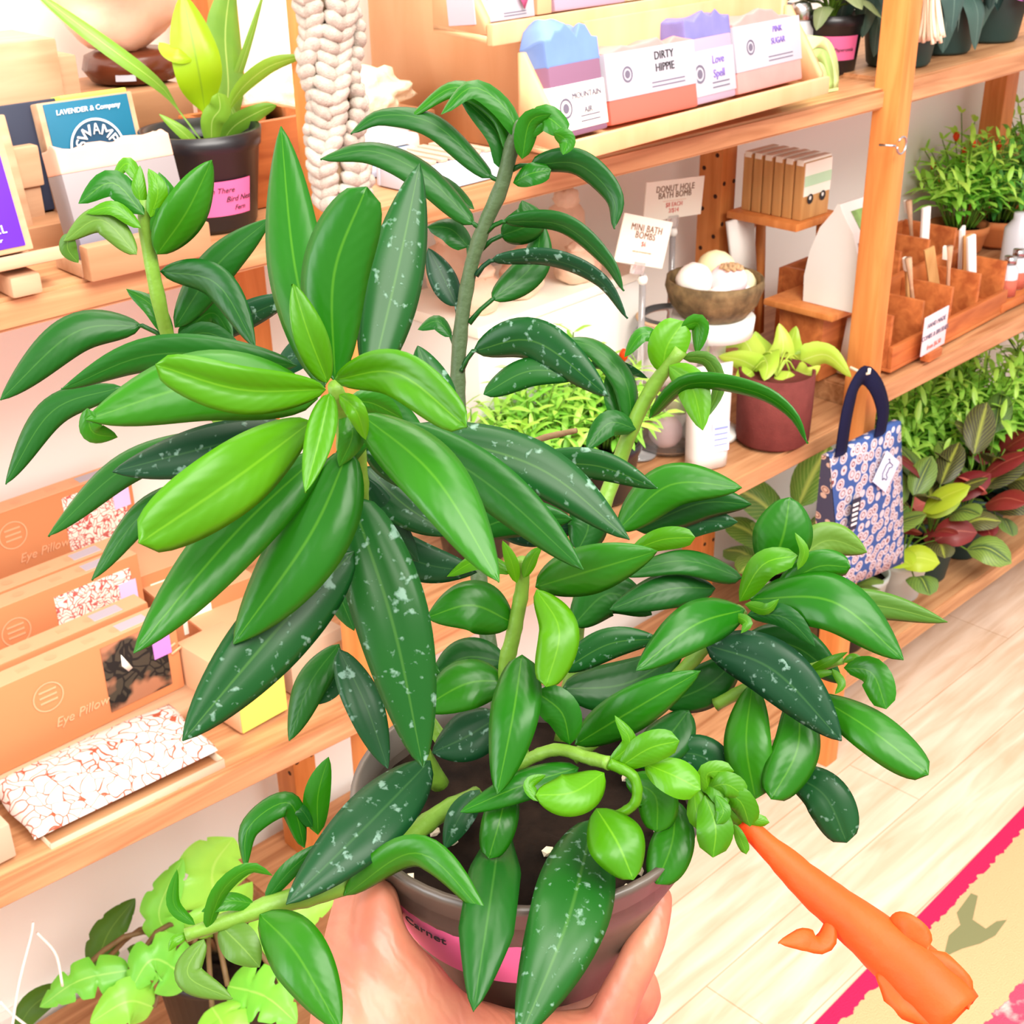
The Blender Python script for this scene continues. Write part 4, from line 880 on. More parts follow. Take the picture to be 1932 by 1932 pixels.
# glass jar of bath bombs
pj2 = PZ(1250, 858, MM+.004); jx, jy = pj2.x+.035, pj2.y+.02
gj = thing('glass_jar', 'wide clear glass jar of bath bombs beside the bushy bright green plants', 'jar', (jx, jy, MM+.005))
zt_ = zat((jx, jy), 590)-MM-.005
b = MB(); b.lathe([(.0, 0), (.048, 0), (.053, .006), (.053, zt_-.03), (.043, zt_-.012), (.043, zt_), (.041, zt_), (.041, zt_-.013), (.051, zt_-.031), (.051, .007), (.046, .003), (.0, .003)], 40); b.build('glass_body', 'glass', gj)
b = MB(); b.tube([(.047*math.cos(i*math.pi/16), .047*math.sin(i*math.pi/16), zt_-.006) for i in range(33)], .0028, 8); b.build('twine', 'cotton_tan', gj)
for i, (dx, dy, z, r, m_, lb) in enumerate(((-.020, -.012, .026, .024, 'bomb_pink', 'pink bath bomb at the bottom of the glass jar'), (.022, .012, .026, .022, 'bomb_white', 'white bath bomb at the bottom right of the glass jar'), (.006, -.014, .068, .024, 'green_soap_light', 'mint green bath bomb in the middle of the glass jar'), (-.016, .012, .108, .024, 'bomb_white', 'white bath bomb at the top left of the glass jar'), (.020, -.004, .116, .022, 'bomb_pink', 'pale pink bath bomb at the top of the glass jar'))):
    bomb(jx+dx, jy+dy, MM+.005+z, r, m_, lb, 'bath bombs in the glass jar', seed=i+20)
# clear bag of salts with a blue label
pb = PZ(1338, 886, MM+.004)
cb = thing('salt_bag', 'white translucent bag with a small pale blue label on the middle shelf', 'bag', (pb.x+.010, pb.y+.014, MM+.005), R_(-22))
zt_ = zat((pb.x, pb.y+.012), 700)-MM
b = MB()
for i in range(9):
    f = i/8; hw, hd = .028+.006*f, .017*(1-f**2)+.0022
    z = zt_*f; b.tube  # noqa
    ring = [b.bm.verts.new((hw*math.copysign(abs(math.cos(a))**.55, math.cos(a)), hd*math.copysign(abs(math.sin(a))**.7, math.sin(a)), z)) for a in [k*math.pi/10 for k in range(20)]]
    if i:
        for k in range(20): b._f((prev[k], prev[(k+1) % 20], ring[(k+1) % 20], ring[k]))
    else: b._f(ring[::-1])
    prev = ring
b._f(prev); b.build('bag_body', 'clear_bag', cb)
b = MB(); b.box((.010, -.0185, zt_*.32), (.026, .0008, .042), Matrix.Rotation(R_(-3), 3, 'X')); lb = b.build('label', 'blue_label', cb)
for k in range(4):
    b = MB(); b.bx(.0, .020, -.0198, -.0192, zt_*.32+.012-.008*k, zt_*.32+.0145-.008*k-.0008*(k > 0)); b.build('printed_line', 'blue_ink', lb)
# maroon fabric pot of lime philodendron
pr = PZ(1470, 857, MM+.005); pr = V((pr.x+.036, pr.y+.038, MM+.006))
lp2 = thing('potted_philodendron', 'lime green heart-leaf plant in a maroon fabric pot on the middle shelf', 'plant', pr)
hp = zat((pr.x, pr.y), 698)-pr.z
b = MB(); b.lathe([(.0, 0), (.047, .0), (.0515, .004), (.053, hp*.5), (.053, hp), (.049, hp), (.049, hp-.01), (.0, hp-.012)], 40); b.build('fabric_pot', 'maroon_fabric', lp2)
D = (pr-CAM).dot(FW)
f_ = MB(); st_ = MB()
for pts, wd, roll in (
    ([(1430, 690, D), (1400, 640, D-.02), (1350, 655, D-.04)], 62, 20), ([(1435, 700, D-.02), (1400, 680, D-.04), (1356, 672, D-.06)], 56, -20),
    ([(1440, 670, D-.03), (1448, 690, D-.06), (1442, 718, D-.07)], 66, 15), ([(1470, 690, D+.01), (1478, 650, D), (1470, 610, D)], 60, 10),
    ([(1490, 700, D-.03), (1482, 730, D-.06), (1512, 752, D-.07)], 56, 0), ([(1510, 680, D), (1560, 670, D-.01), (1606, 712, D-.02)], 54, 30),
    ([(1490, 670, D+.02), (1495, 640, D+.03), (1502, 615, D+.03)], 50, -20), ([(1420, 700, D-.03), (1400, 715, D-.05), (1385, 735, D-.05)], 50, 10),
    ([(1500, 690, D+.01), (1540, 655, D+.02), (1575, 672, D+.02)], 46, -20), ([(1455, 680, D+.02), (1430, 640, D+.03), (1425, 625, D+.03)], 50, 25), ([(1500, 700, D-.02), (1525, 705, D-.04), (1548, 690, D-.05)], 44, 10)):
    pxleaf(f_, pts, wd, 'heart', roll, fold=.22)
    st_.tube(spline([pr+V((0, 0, hp-.01)), (pr+V((0, 0, hp+.03))+PD(*pts[0]))/2, PD(*pts[0])], 6), .0014, 6)
f_.build('foliage', 'lime_leaf', lp2, True); st_.build('stems', 'lime_leaf', lp2, True)
# bushy plants with many small opposite leaves
def bushy(t, c, n, L, H, spread, rng, fm='bright_foliage', per=7, Wd=.26, lean=(0, 0), flowers=0, up=.35):
    f, s, fl = MB(), MB(), MB()
    for i in range(n):
        a = i*2.399+rng.random(); r = spread*math.sqrt((i+.5)/n)
        p0 = V(c)+V((.25*r*math.cos(a), .25*r*math.sin(a), 0))
        h = H*(1-.55*(r/spread)**2)*rng.uniform(.8, 1.12)
        p2 = V(c)+V((r*math.cos(a)+lean[0]*h, r*math.sin(a)+lean[1]*h, h)); p1 = (p0+p2)/2+V((0, 0, h*.18))
        C = spline([p0, p1, p2], 10); s.tube(C, [.0022-.0012*k/10 for k in range(11)], 5)
        for k in range(per):
            fpos = .25+.75*(k+1)/per; j = min(10, int(fpos*10)); q = C[j]; tt = (C[j]-C[max(0, j-1)]).normalized()
            for sgn in (0, math.pi):
                an = sgn+(k % 2)*math.pi/2+rng.uniform(-.35, .35); o1 = tt.orthogonal().normalized(); d = (o1*math.cos(an)+tt.cross(o1)*math.sin(an)+tt*up+V((0, 0, .15))).normalized()
                l = L*rng.uniform(.75, 1.15)*(1.0 if k < per-2 else .75)
                f.leaf([q, q+d*l*.55+V((0, 0, l*.06)), q+d*l*.95-V((0, 0, l*.22*rng.random()))], l*Wd, V((0, 0, 1))+tt*.4, rng.uniform(-20, 20), 'lance', nt=5, nu=2, tint=min(1, max(0, .25+.75*k/per+rng.uniform(-.25, .25))), bulge=0)
    for k in range(flowers):
        a = rng.random()*6.28; r = spread*.8*rng.random(); z = H*(.45+.5*rng.random())
        fl.blob(V(c)+V((r*math.cos(a), r*math.sin(a), z)), (.006, .006, .009), 2, .2, 3, k)
    f.build('foliage', fm, t); s.build('stems', 'stem_green', t)
    if flowers: fl.build('blossoms', 'petal_orange', t)
for i, (x, y, lb) in enumerate(((.955, 1.055, 'bushy bright green plant left of the glass jar, nearest the left post'), (1.065, 1.062, 'middle bushy bright green plant in front of the white riser'), (1.175, 1.05, 'bushy bright green plant beside the glass jar in a black pot'))):
    t = small_pot('potted_goldfish_plant', lb, 'plant', (x, y, MM+.005), .050, .040, .080, 'black_plastic', 'bushy bright green plants on the middle shelf')
    bushy(t, (0, 0, .07), 30, .042, (.11, .12, .125)[i], .085, random.Random(20+i), per=6, flowers=(0, 0, 3)[i])
tl_ = thing('potted_goldfish_plant', 'tall thin bright green shoots behind the bushy plants before the white riser', 'plant', (1.15, 1.095, MM+.005), 0, 'bushy bright green plants on the middle shelf')
pot_shell(MB(), .034, .028, .06).build('pot', 'black_plastic', tl_)
bushy(tl_, (0, -.01, .05), 6, .04, .20, .05, random.Random(41), per=8)
# wooden rack with bamboo boxes and a gusseted pouch
X0 = 1.66
n0, n1 = PX(1512, 412, X0), PX(1396, 392, X0)
lw0, lw1 = PX(1570, 602, X0-.03), PX(1455, 556, X0-.03)
wr = thing('wooden_rack', 'small two-tier wooden rack holding bamboo boxes and a white pouch', 'rack', (X0, (n0.y+n1.y)/2, MR+.001))
zU = (n0.z+n1.z)/2-.003
b = MB(); b.bx(X0-.02, X0+.09, n0.y-.006, n1.y+.01, zU-.012, zU-.0005, .002); b.build('upper_tier', 'pine_orange', wr, True)
zl = (lw0.z+lw1.z)/2
b = MB(); b.bx(X0-.035, X0+.075, lw0.y-.004, lw1.y+.01, zl-.010, zl-.0005, .002); b.build('lower_tier', 'pine_orange', wr, True)
for y in (n0.y+.004, n1.y+.004):
    b = MB(); b.tube([(X0+.078, y, MR+.012), (X0+.060, y, zU-.002)], .008, 4); b.build('leg', 'pine_orange', wr, True)
b = MB(); b.tube([(X0-.045, n1.y+.0, MR+.012), (X0-.018, n1.y, zl-.02), (X0+.035, n1.y, zU-.015)], .009, 4); b.build('leg', 'pine_orange', wr, True)
b = MB(); b.bx(X0-.02, X0+.075, lw0.y+.02, lw1.y-.01, MR+.001, zl-.0105, .003); b.build('base', 'organizer_wood', wr, True)
zh = zat((X0, n1.y), 284)-zU
ny = 6; dy = (n1.y-n0.y)/ny
for i in range(ny):
    lb = ('bamboo box nearest the front of the wooden rack, with a mint band and eyes' if i == 0 else '%s bamboo box from the front of the wooden rack row' % ('second', 'third', 'fourth', 'fifth', 'sixth')[i-1])
    t = thing('bamboo_box', lb, 'box', (X0, n0.y+dy*i+.001, zU), 0, 'bamboo boxes in a row on the wooden rack')
    b = MB(); b.bx(0, .070, 0, dy-.0028, 0, zh*.96, .0015); b.build('box_body', 'bamboo', t)
    b = MB(); b.bx(-.0006, .0706, .002, dy-.0045, zh*.90, zh*1.0, .001); b.build('paper_top', 'cream_card', t)
    if i == 0:
        b = MB(); b.bx(.001, .069, -.0012, -.0002, zh*.40, zh*.95); cv = b.build('sleeve', 'cream_card', t)
        b = MB(); b.bx(.001, .069, -.0016, -.0012, zh*.56, zh*.74); b.build('mint_band', 'mint', cv)
        for x in (.018, .050):
            b = MB(); disc(b, .0075, x, -.0018, zh*.34, 18); b.build('eye_mark', 'ink', t)
            b = MB(); disc(b, .0030, x-.001, -.0021, zh*.36, 12); b.build('eye_glint', 'white', t)
py_ = (lw0.y+lw1.y)/2-.02
pc = thing('stand_up_pouch', 'white stand-up pouch with green printed front on the wooden rack', 'pouch', (X0-.005, py_-.012, zl), 0)
b = MB(); zt_ = zat((X0-.005, py_), 383)-zl
ys = (-.048, .048)
lv = [(0, .046), (.25, .048), (.5, .042), (.75, .028), (.92, .008), (1, .002)]
for i in range(len(lv)-1):
    (f0, a0), (f1, a1) = lv[i], lv[i+1]
    b.hexa([(0, -a0, zt_*f0), (.062, -a0, zt_*f0), (.062, a0, zt_*f0), (0, a0, zt_*f0), (0, -a1, zt_*f1), (.062, -a1, zt_*f1), (.062, a1, zt_*f1), (0, a1, zt_*f1)])
pb_ = b.build('pouch_body', 'white', pc)
for f in pb_.data.polygons: f.use_smooth = False
def pface(x0, x1, f0, f1, m, off):
    def A(f):
        for i in range(len(lv)-1):
            if lv[i][0] <= f <= lv[i+1][0]: k = (f-lv[i][0])/(lv[i+1][0]-lv[i][0]); return -(lv[i][1]*(1-k)+lv[i+1][1]*k)-off
        return -off
    b = MB(); n = 8; rows = [[b.bm.verts.new((x, A(f0+(f1-f0)*i/n), zt_*(f0+(f1-f0)*i/n))) for x in (x0, x1)] for i in range(n+1)]
    for i in range(n): b._f((rows[i][0], rows[i][1], rows[i+1][1], rows[i+1][0]))
    return b.build('printed_panel', m, pc)
pface(.002, .060, .0, .22, 'pouch_green', .0008); pface(.006, .052, .42, .66, 'photo_red', .0008); pface(.034, .060, .60, .72, 'navy_card', .0012); pface(.02, .055, .76, .92, 'photo_green', .0008)
wc = thing('white_card', 'plain white card leaning in the wooden rack below the bamboo boxes', 'card', (X0-.012, n1.y-.006, zl), 0)
b = MB(); b.hexa([(.0, -.004, 0), (.055, -.004, 0), (.055, .002, 0), (.0, .002, 0), (-.028, -.004, .105), (.035, -.004, .105), (.035, .002, .105), (-.028, .002, .105)]); b.build('card_body', 'white', wc)
# ================================================================ middle shelf, left bay: kraft boxes
YK = R_(1.0)
def kbox(yf, xr, ztop, zbot, label, wd=.23, dp=.026, win=None, tagm=None):
    t = thing('kraft_box', label, 'box', (xr-wd/2, yf, zbot), YK, 'kraft pillow boxes on the middle shelf')
    h = ztop-zbot
    b = MB(); b.bx(-wd/2, wd/2, 0, dp, 0, h, .0015); b.build('box_body', 'kraft', t)
    b = MB(); b.bx(-wd/2+.001, wd/2-.001, .001, dp-.001, h, h+.0008); sp = b.build('top_edge', 'kraft_pale', t)
    for i in range(5):
        b = MB()
        if i % 2: b.bx(-wd/2+.03+.035*i, -wd/2+.042+.035*i, dp*.35, dp*.65, h+.0008, h+.0011)
        else:
            n = 14; vs = [b.bm.verts.new((-wd/2+.03+.035*i+.006*math.cos(k*2*math.pi/n), dp*.5+.005*math.sin(k*2*math.pi/n), h+.0011)) for k in range(n)]; b._f(vs)
        b.build('stamp', 'kraft_ink', sp)
    b = MB(); b.bx(wd/2-.058, wd/2-.026, dp*.2, dp*.75, h+.0008, h+.0012); b.build('sticker', 'paper', sp)
    if win:
        x0, x1, z0, z1, m_ = win
        b = MB(); b.bx(wd/2-x1, wd/2-x0, -.0012, .0, h*z0, h*z1, .0004); w_ = b.build('window', m_, t); w_['label'] = 'printed fabric showing through the window'
        if m_ == 'window_dark':
            q = MB(); M_ = Matrix.Translation((wd/2-x1+.022, -.0013, h*.6)) @ Matrix.Rotation(R_(90), 4, 'X')
            for k in range(5):
                q.prism([(.028+.006*k, .020-.007*k), (.040+.006*k, .024-.007*k), (.042+.006*k, .021-.007*k), (.030+.006*k, .017-.007*k)], .0003, M_)
            q.build('leaf_print', 'kraft_pale', w_)
            q = MB(); q.prism([(-.002, .016), (.003, .006), (.008, -.004), (.003, -.006), (-.003, .003)], .0003, M_); q.build('pale_leaf_print', 'cream_card', w_)
        if tagm:
            q = MB(); q.bx(wd/2-x0-.016, wd/2-x0+.004, -.0022, -.0013, h*(z1-.42), h*(z1-.16)); q.build('price_tag', tagm, w_)
        q = MB(); n = 20
        disc(q, .016, -wd/2+.085, -.0008, h*.66, 26, r2=.0145); q.build('round_logo', 'kraft_ink', t)
        for k in range(3):
            q = MB(); q.bx(-wd/2+.076, -wd/2+.094, -.0009, -.0004, h*.66-.006+.006*k, h*.66-.004+.006*k); q.build('logo_line', 'kraft_ink', t)
        text('Eye Pillow', .014, 'kraft_ink', t, face(-wd/2+.115, -.0008, h*.30), shear=.35)
    return t
y3, yC, y2_, yA, y1 = 1.085, 1.120, 1.185, 1.214, 1.276
def xe(px, py, y): return PY(px, py, y).x
zs3 = PY(45, 1440, y3).z
kbox(y3, xe(350, 1290, y3), PY(0, 1297, y3).z, zs3, 'front kraft pillow box with a dark fern print in its window', win=(.014, .085, .12, .95, 'window_dark'), tagm='purple_tag')
kbox(yC, xe(285, 1165, yC), PY(0, 1255, yC).z, zs3, 'kraft box right behind the front one, only its top edge showing')
zt2 = PY(0, 1148, y2_).z
kbox(y2_, xe(272, 1113, y2_), zt2, zs3+.02, 'kraft pillow box in the middle row with a pink floral window', win=(.012, .10, .18, .88, 'window_print'), tagm='lilac_tag')
kbox(yA, xe(240, 1036, yA), PY(0, 1118, yA).z, zs3+.02, 'kraft box right behind the middle one, only its top edge showing')
kbox(y1, xe(262, 985, y1), PY(0, 969, y1).z, PY(0, 1110, y1).z, 'rear kraft pillow box against the wall with a white floral window', win=(.010, .085, .10, .92, 'window_print'), tagm='lilac_tag')
kr = thing('wooden_step', 'pale wooden step under the kraft pillow boxes on the left middle shelf', 'riser', (xe(350, 1290, y3)-.10, y3-.02, 0))
b = MB()
X1 = xe(350, 1290, y3)
def step(y0, y1_, zt):
    b = MB(); b.hexa([(X1-.30, y0, ML(X1-.30)+.0005), (X1+.02, y0, ML(X1+.02)+.0005), (X1+.02, y1_, ML(X1+.02)+.0005), (X1-.30, y1_, ML(X1-.30)+.0005), (X1-.30, y0, zt), (X1+.02, y0, zt), (X1+.02, y1_, zt), (X1-.30, y1_, zt)]); b.build('step', 'pale_wood', kr, True)
step(y3-.03, yC+.03, max(zs3-.0006, ML(X1-.30)+.004)); step(y2_-.012, yA+.03, zs3+.0194); step(y1-.010, y1+.03, PY(0, 1110, y1).z-.0006)
# fabric eye pillow on its open kraft box
tL, tR = PY(105, 1632, YF+.004), PY(430, 1468, YF+.004)
wt = tR.x-tL.x; zb0, zb1 = tL.z+.001, tR.z+.001
def slope(u, y, h): return V((tL.x+wt*u, y, zb0+(zb1-zb0)*u+h))
ob = thing('open_box', 'open shallow kraft box lying at the shelf front under the floral eye pillow', 'box', (tL.x, YF+.004, zb0))
b = MB(); y0, y9 = YF+.006, YF+.085; hh = .021
def slab(b, u0, u1, ya, yb, h0, h1):
    b.hexa([slope(u0, ya, h0), slope(u1, ya, h0), slope(u1, yb, h0), slope(u0, yb, h0), slope(u0, ya, h1), slope(u1, ya, h1), slope(u1, yb, h1), slope(u0, yb, h1)])
slab(b, 0, 1, y0, y0+.0016, 0, hh); slab(b, 0, 1, y9-.0016, y9, 0, hh); slab(b, 0, .008, y0+.0017, y9-.0017, 0, hh); slab(b, .992, 1, y0+.0017, y9-.0017, 0, hh); slab(b, .008, .992, y0+.0017, y9-.0017, 0, .0015)
b.build('box_tray', 'kraft_grey', ob, True)
for u in (.42, .58, .72):
    b = MB(); c = slope(u, y0-.0004, hh*.5); n = 12; vs = [b.bm.verts.new(c+V((.004*math.cos(k*6.283/n), 0, .004*math.sin(k*6.283/n)))) for k in range(n)]; b._f(vs); b.build('stamp', 'kraft_ink', ob, True)
ep = thing('eye_pillow', 'white eye pillow with reddish-brown floral line print on the open kraft box', 'pillow', slope(.5, YF+.045, hh))
b = MB(); NX, NY = 26, 12; top, bot = [], []
for i in range(NX+1):
    u = i/NX; ra, rb_ = [], []
    for j in range(NY+1):
        v = j/NY; e = (max(0, math.sin(math.pi*u))**.30)*(max(0, math.sin(math.pi*v))**.42)
        th = .017*e*(1+.2*noise.noise(V((u*5, v*3, 1)))); z0_ = hh+.0015
        uu = -.05+u*1.05+.008*math.sin(v*9); yv = y0+.010+v*.088
        lift = .012*v
        ra.append(b.bm.verts.new(slope(uu, yv, z0_+lift+.004+th))); rb_.append(b.bm.verts.new(slope(uu, yv, z0_+lift+.0035-th*.16)))
    top.append(ra); bot.append(rb_)
for i in range(NX):
    for j in range(NY):
        b._f((top[i][j], top[i+1][j], top[i+1][j+1], top[i][j+1])); b._f((bot[i][j], bot[i][j+1], bot[i+1][j+1], bot[i+1][j]))
for i in range(NX): b._f((bot[i][0], bot[i+1][0], top[i+1][0], top[i][0])); b._f((top[i][NY], top[i+1][NY], bot[i+1][NY], bot[i][NY]))
for j in range(NY): b._f((bot[0][j+1], bot[0][j], top[0][j], top[0][j+1])); b._f((bot[NX][j], bot[NX][j+1], top[NX][j+1], top[NX][j]))
b.build('fabric', 'pillow_print', ep, True, sharp=False)
# yellow box, grey block and kraft cartons to the right of the pillow boxes
yl = PZ(455, 1388, ML(.58)); yb_ = PY(545, 1345, yl.y)
yx = thing('yellow_box', 'yellow-green box with a round black hole right of the eye pillow', 'box', ((yb_.x+yl.x)/2, yl.y, ML((yb_.x+yl.x)/2-.03)+.002), R_(3))
w2 = (yb_.x-yl.x)/2; hy = zat((yx.location.x, yl.y), 1256)-yx.location.z
b = MB(); b.bx(-w2, w2, 0, .10, 0, hy, .002); b.build('box_body', 'kraft_pale', yx); b = MB(); b.bx(-w2+.001, w2-.001, -.0012, -.0001, .001, hy-.001); b.build('front_panel', 'yellow_card', yx)
b = MB(); disc(b, .006, w2-.008, -.0016, hy*.72, 18); b.build('round_hole', 'ink', yx)
gb = thing('kraft_carton', 'grey-brown carton at the right end of the left middle shelf', 'box', (PY(556, 1345, yl.y+.022).x+.033, yl.y+.022, ML(PY(556, 1345, yl.y+.022).x)+.001), R_(2), 'kraft cartons behind the pillow boxes')
b = MB(); b.bx(-.032, .04, 0, .06, 0, .055, .002); b.build('box_body', 'kraft_grey', gb)
for i, (px, py, y, h, lb) in enumerate(((300, 1075, 1.22, .085, 'kraft carton standing right of the middle pillow box'), (365, 1170, 1.16, .07, 'kraft carton with a pale label right of the front pillow box'), (440, 1210, 1.11, .05, 'low kraft carton behind the yellow-green box'))):
    p = PY(px, py, y); z0 = ML(p.x+.06)+.004
    t = thing('kraft_carton', lb, 'box', (p.x+.028, y, z0), R_(-4), 'kraft cartons behind the pillow boxes')
    b = MB(); b.bx(-.055, .055, 0, .085, 0, h, .002); b.build('box_body', 'kraft', t)
    b = MB(); b.bx(-.054, .054, .001, .084, h, h+.001); b.build('lid', 'kraft_pale', t)
    b = MB(); b.bx(-.04, -.004, -.0008, -.0001, h*.45, h*.85); b.build('label', 'cream_card', t)
p = PY(12, 1600, YF+.01)
kc = thing('kraft_carton', 'kraft carton cut off by the left edge of the view on the middle shelf', 'box', (p.x-.05, YF+.012, ML(p.x)+.004), 0, 'kraft cartons behind the pillow boxes')
b = MB(); b.bx(-.06, .058, 0, .08, 0, .036, .002); b.build('box_body', 'kraft_grey', kc)
# ================================================================ right bay, middle shelf: comb organizer
ZB = MR+.0055
og = thing('wooden_organizer', 'brown wooden compartment tray of combs and brushes on the right middle shelf', 'organizer', (1.735, YF+.010, ZB), R_(2))
LX, LYd = .385, .21
b = MB(); b.bx(0, LX, 0, LYd, 0, .006, .001); b.build('base', 'organizer_wood', og)
b = MB(); b.bx(0, LX, 0, .008, .0061, .040, .001); b.build('front_rail', 'organizer_wood', og)
b = MB(); b.bx(0, LX, LYd-.008, LYd, .0061, .125, .001); b.build('back_panel', 'organizer_wood', og)
b = MB(); b.bx(.008, LX, .096, .104, .0061, .095, .001); b.build('middle_rail', 'organizer_wood', og)
for i in range(5):
    x = i*(LX-.008)/4; hf = .088
    b = MB(); b.bx(x, x+.008, .0081, .0955, .0061, hf, .001); b.build('divider', 'organizer_wood', og)
    b = MB(); b.bx(x, x+.008, .1045, LYd-.0081, .0061, .128, .001); b.build('divider', 'organizer_wood', og)
OM = TM[og.name]
rg = random.Random(8)
def in_org(ix, row, k, kind):
    x = (ix+.2+.26*k)*(LX-.008)/4+.010; y = .03+.024*(k % 3) if row == 0 else .125+.022*(k % 3)
    lean = rg.uniform(-.028, -.008)
    L = {'comb': .135, 'brush': .15, 'white': .145, 'loop': .14}[kind]+(.03 if row else 0)
    p0 = OM @ V((x+.012, y, .008)); p1 = OM @ V((x+.012+lean*1.6, y+rg.uniform(-.008, .016), L))
    lb = {'comb': 'flat wooden comb', 'brush': 'bamboo toothbrush', 'white': 'white-backed brush', 'loop': 'cream wooden loop brush'}[kind]
    t = thing({'comb': 'wooden_comb', 'brush': 'bamboo_toothbrush', 'white': 'white_brush', 'loop': 'loop_brush'}[kind], '%s in the %s row of the organizer, compartment %s, %s' % (lb, ('front', 'back')[row], ('nearest the post', 'second from post', 'third from post', 'farthest from post')[ix], ('left', 'middle', 'right')[k]), 'brush' if kind != 'comb' else 'comb', p0, 0, 'brushes and combs in the wooden organizer')
    d = (p1-p0); n = d.normalized()
    b = MB(); q = n.to_track_quat('Z', 'Y').to_matrix()
    if kind == 'comb':
        b.box((p0+p1)/2, (.004, .020, d.length), q, .001); b.build('handle', 'bamboo', t, True)
    elif kind == 'white':
        b.box((p0+p1)/2, (.006, .018, d.length), q, .002); b.build('handle', 'white', t, True)
    elif kind == 'loop':
        c = p1; b.tube([c+q @ V((0, .012*math.sin(a), .018*math.cos(a))) for a in [k_*math.pi/12 for k_ in range(25)]], .005, 8); b.tube([p0, p1-n*.02], .0045, 8); b.build('handle', 'cream_card', t, True)
    else:
        b.tube([p0, p0+d*.7, p1], [.0045, .003, .0055], 8); b.build('handle', 'pale_wood', t, True)
        b = MB(); b.box(p1-n*.012+q @ V((-.006, 0, 0)), (.009, .007, .022), q, .001); b.build('bristles', 'cream_card', t, True)
seen = set()
for ix, row, ks in ((0, 0, ('brush', 'comb', 'brush')), (0, 1, ('comb', 'loop', 'comb')), (1, 0, ('brush', 'comb')), (1, 1, ('comb', 'brush')), (2, 0, ('brush', 'comb')), (2, 1, ('comb', 'brush', 'comb')), (3, 0, ('white', 'comb', 'white')), (3, 1, ('white', 'brush'))):
    for k, kd in enumerate(ks): in_org(ix, row, k, kd)
# lilac price sign in front on a wooden foot
sg_ = PZ(1757, 692, MR)
sg_ = V((PY(1757, 692, YF-.001).x, YF+.0035, MR+.0065))
st2 = thing('price_sign', 'pale pink price sign in a wooden foot before the comb organizer', 'sign', (sg_.x, YF-.003, sg_.z), R_(4))
b = MB(); b.bx(-.028, .016, -.006, .010, 0, .014, .002); b.build('wooden_foot', 'organizer_wood', st2)
hs = zat((sg_.x, YF), 585)-sg_.z
b = MB(); b.bx(-.048, .032, -.0005, .0015, .0141, hs, .0006); cdx = b.build('card', 'blush_plastic', st2)
for i, (s, m_) in enumerate((('HAND MADE', 'ink_grey'), ('COMBS & BRUSHES', 'ink_grey'), ('from $6.50', 'ink_red'), ('2 for $12', 'ink_red'))):
    text(s, .0105, m_, cdx, face(-.008, -.0008, hs-.016-.018*i), shear=.1)
# spotted white canister behind the post, salt bottles at the edge
cn = PX(1652, 672, 1.705); cn = V((1.705, .985, MR+.006))
sc_ = thing('spotted_box', 'white spotted box peeking out right of the front post on the middle shelf', 'box', (1.70, .985, MR+.0085), R_(5))
b = MB(); b.hexa([(-.022, 0, 0), (.022, 0, 0), (.022, .04, 0), (-.022, .04, 0), (-.012, .004, .085), (.010, .004, .085), (.010, .036, .085), (-.012, .036, .085)]); b.build('box_body', 'white', sc_)
b = MB()
for x, z in ((.010, .028), (-.004, .045), (.006, .058), (.016, .012)): disc(b, .0045, x, .0045*z/.085-.0012, z, 14)
b.build('black_spots', 'ink', sc_)
# bottles
for i, (px, lb) in enumerate(((1890, 'glass bottle with red salt at the left of the bottle tray'), (1915, 'glass bottle with red salt at the right edge of the view'))):
    p = PZ(px, 585-(px-1890)*.3, MR+.012); x = PY(px, 560, 1.0).x
    t = thing('salt_bottle', lb, 'bottle', (x+.012, 1.0+.01*i, MR+.024), 0, 'glass bottles of red salt')
    b = MB(); b.lathe([(.0, 0), (.015, 0), (.016, .004), (.016, .045), (.009, .055), (.009, .062)], 20); b.build('glass_body', 'frosted', t)
    b = MB(); b.lathe([(.0, .001), (.0163, .001), (.0165, .03), (.0, .034)], 20); b.build('red_salt', 'copper_salt', t)
    b = MB(); b.lathe([(.0105, .0555), (.0105, .068), (.0, .069)], 16); b.build('cap', 'steel', t)
x = PY(1885, 590, .985).x
bt = thing('bottle_tray', 'small wooden tray under the bottles of red salt', 'tray', (x, .978, MR+.0085)); b = MB(); b.bx(-.006, .2, 0, .075, 0, .015, .002); b.build('tray', 'organizer_wood', bt)
x = PY(1890, 500, 1.10).x
fb = thing('frosted_bottle', 'tall frosted bottle behind the bottles of red salt', 'bottle', (x+.03, 1.09, MR+.0085)); b = MB(); b.lathe([(.0, 0), (.026, 0), (.027, .004), (.027, .075), (.014, .092), (.014, .104), (.0, .105)], 24); b.build('bottle_body', 'frosted', fb)
# bushy plants behind the organizer
for i, (px, py, y, lb, fl, H) in enumerate(((1800, 500, 1.225, 'bushy plant with orange blossoms behind the comb organizer', 6, .20), (1872, 490, 1.195, 'dark leafed bushy plant at the back right beside the frosted bottle', 2, .17), (1925, 480, 1.23, 'bushy plant cut off by the right edge above the middle shelf', 2, .20))):
    x = PY(px, py, y).x
    t = small_pot('potted_goldfish_plant', lb, 'plant', (x, y, MR+.012), .056, .046, .052, 'terracotta', 'bushy plants on the right middle shelf')
    bushy(t, (0, 0, .045), 30, .055, H, .11, random.Random(60+i), fm=('bright_foliage', 'deep_foliage', 'bright_foliage')[i], per=7, flowers=fl)
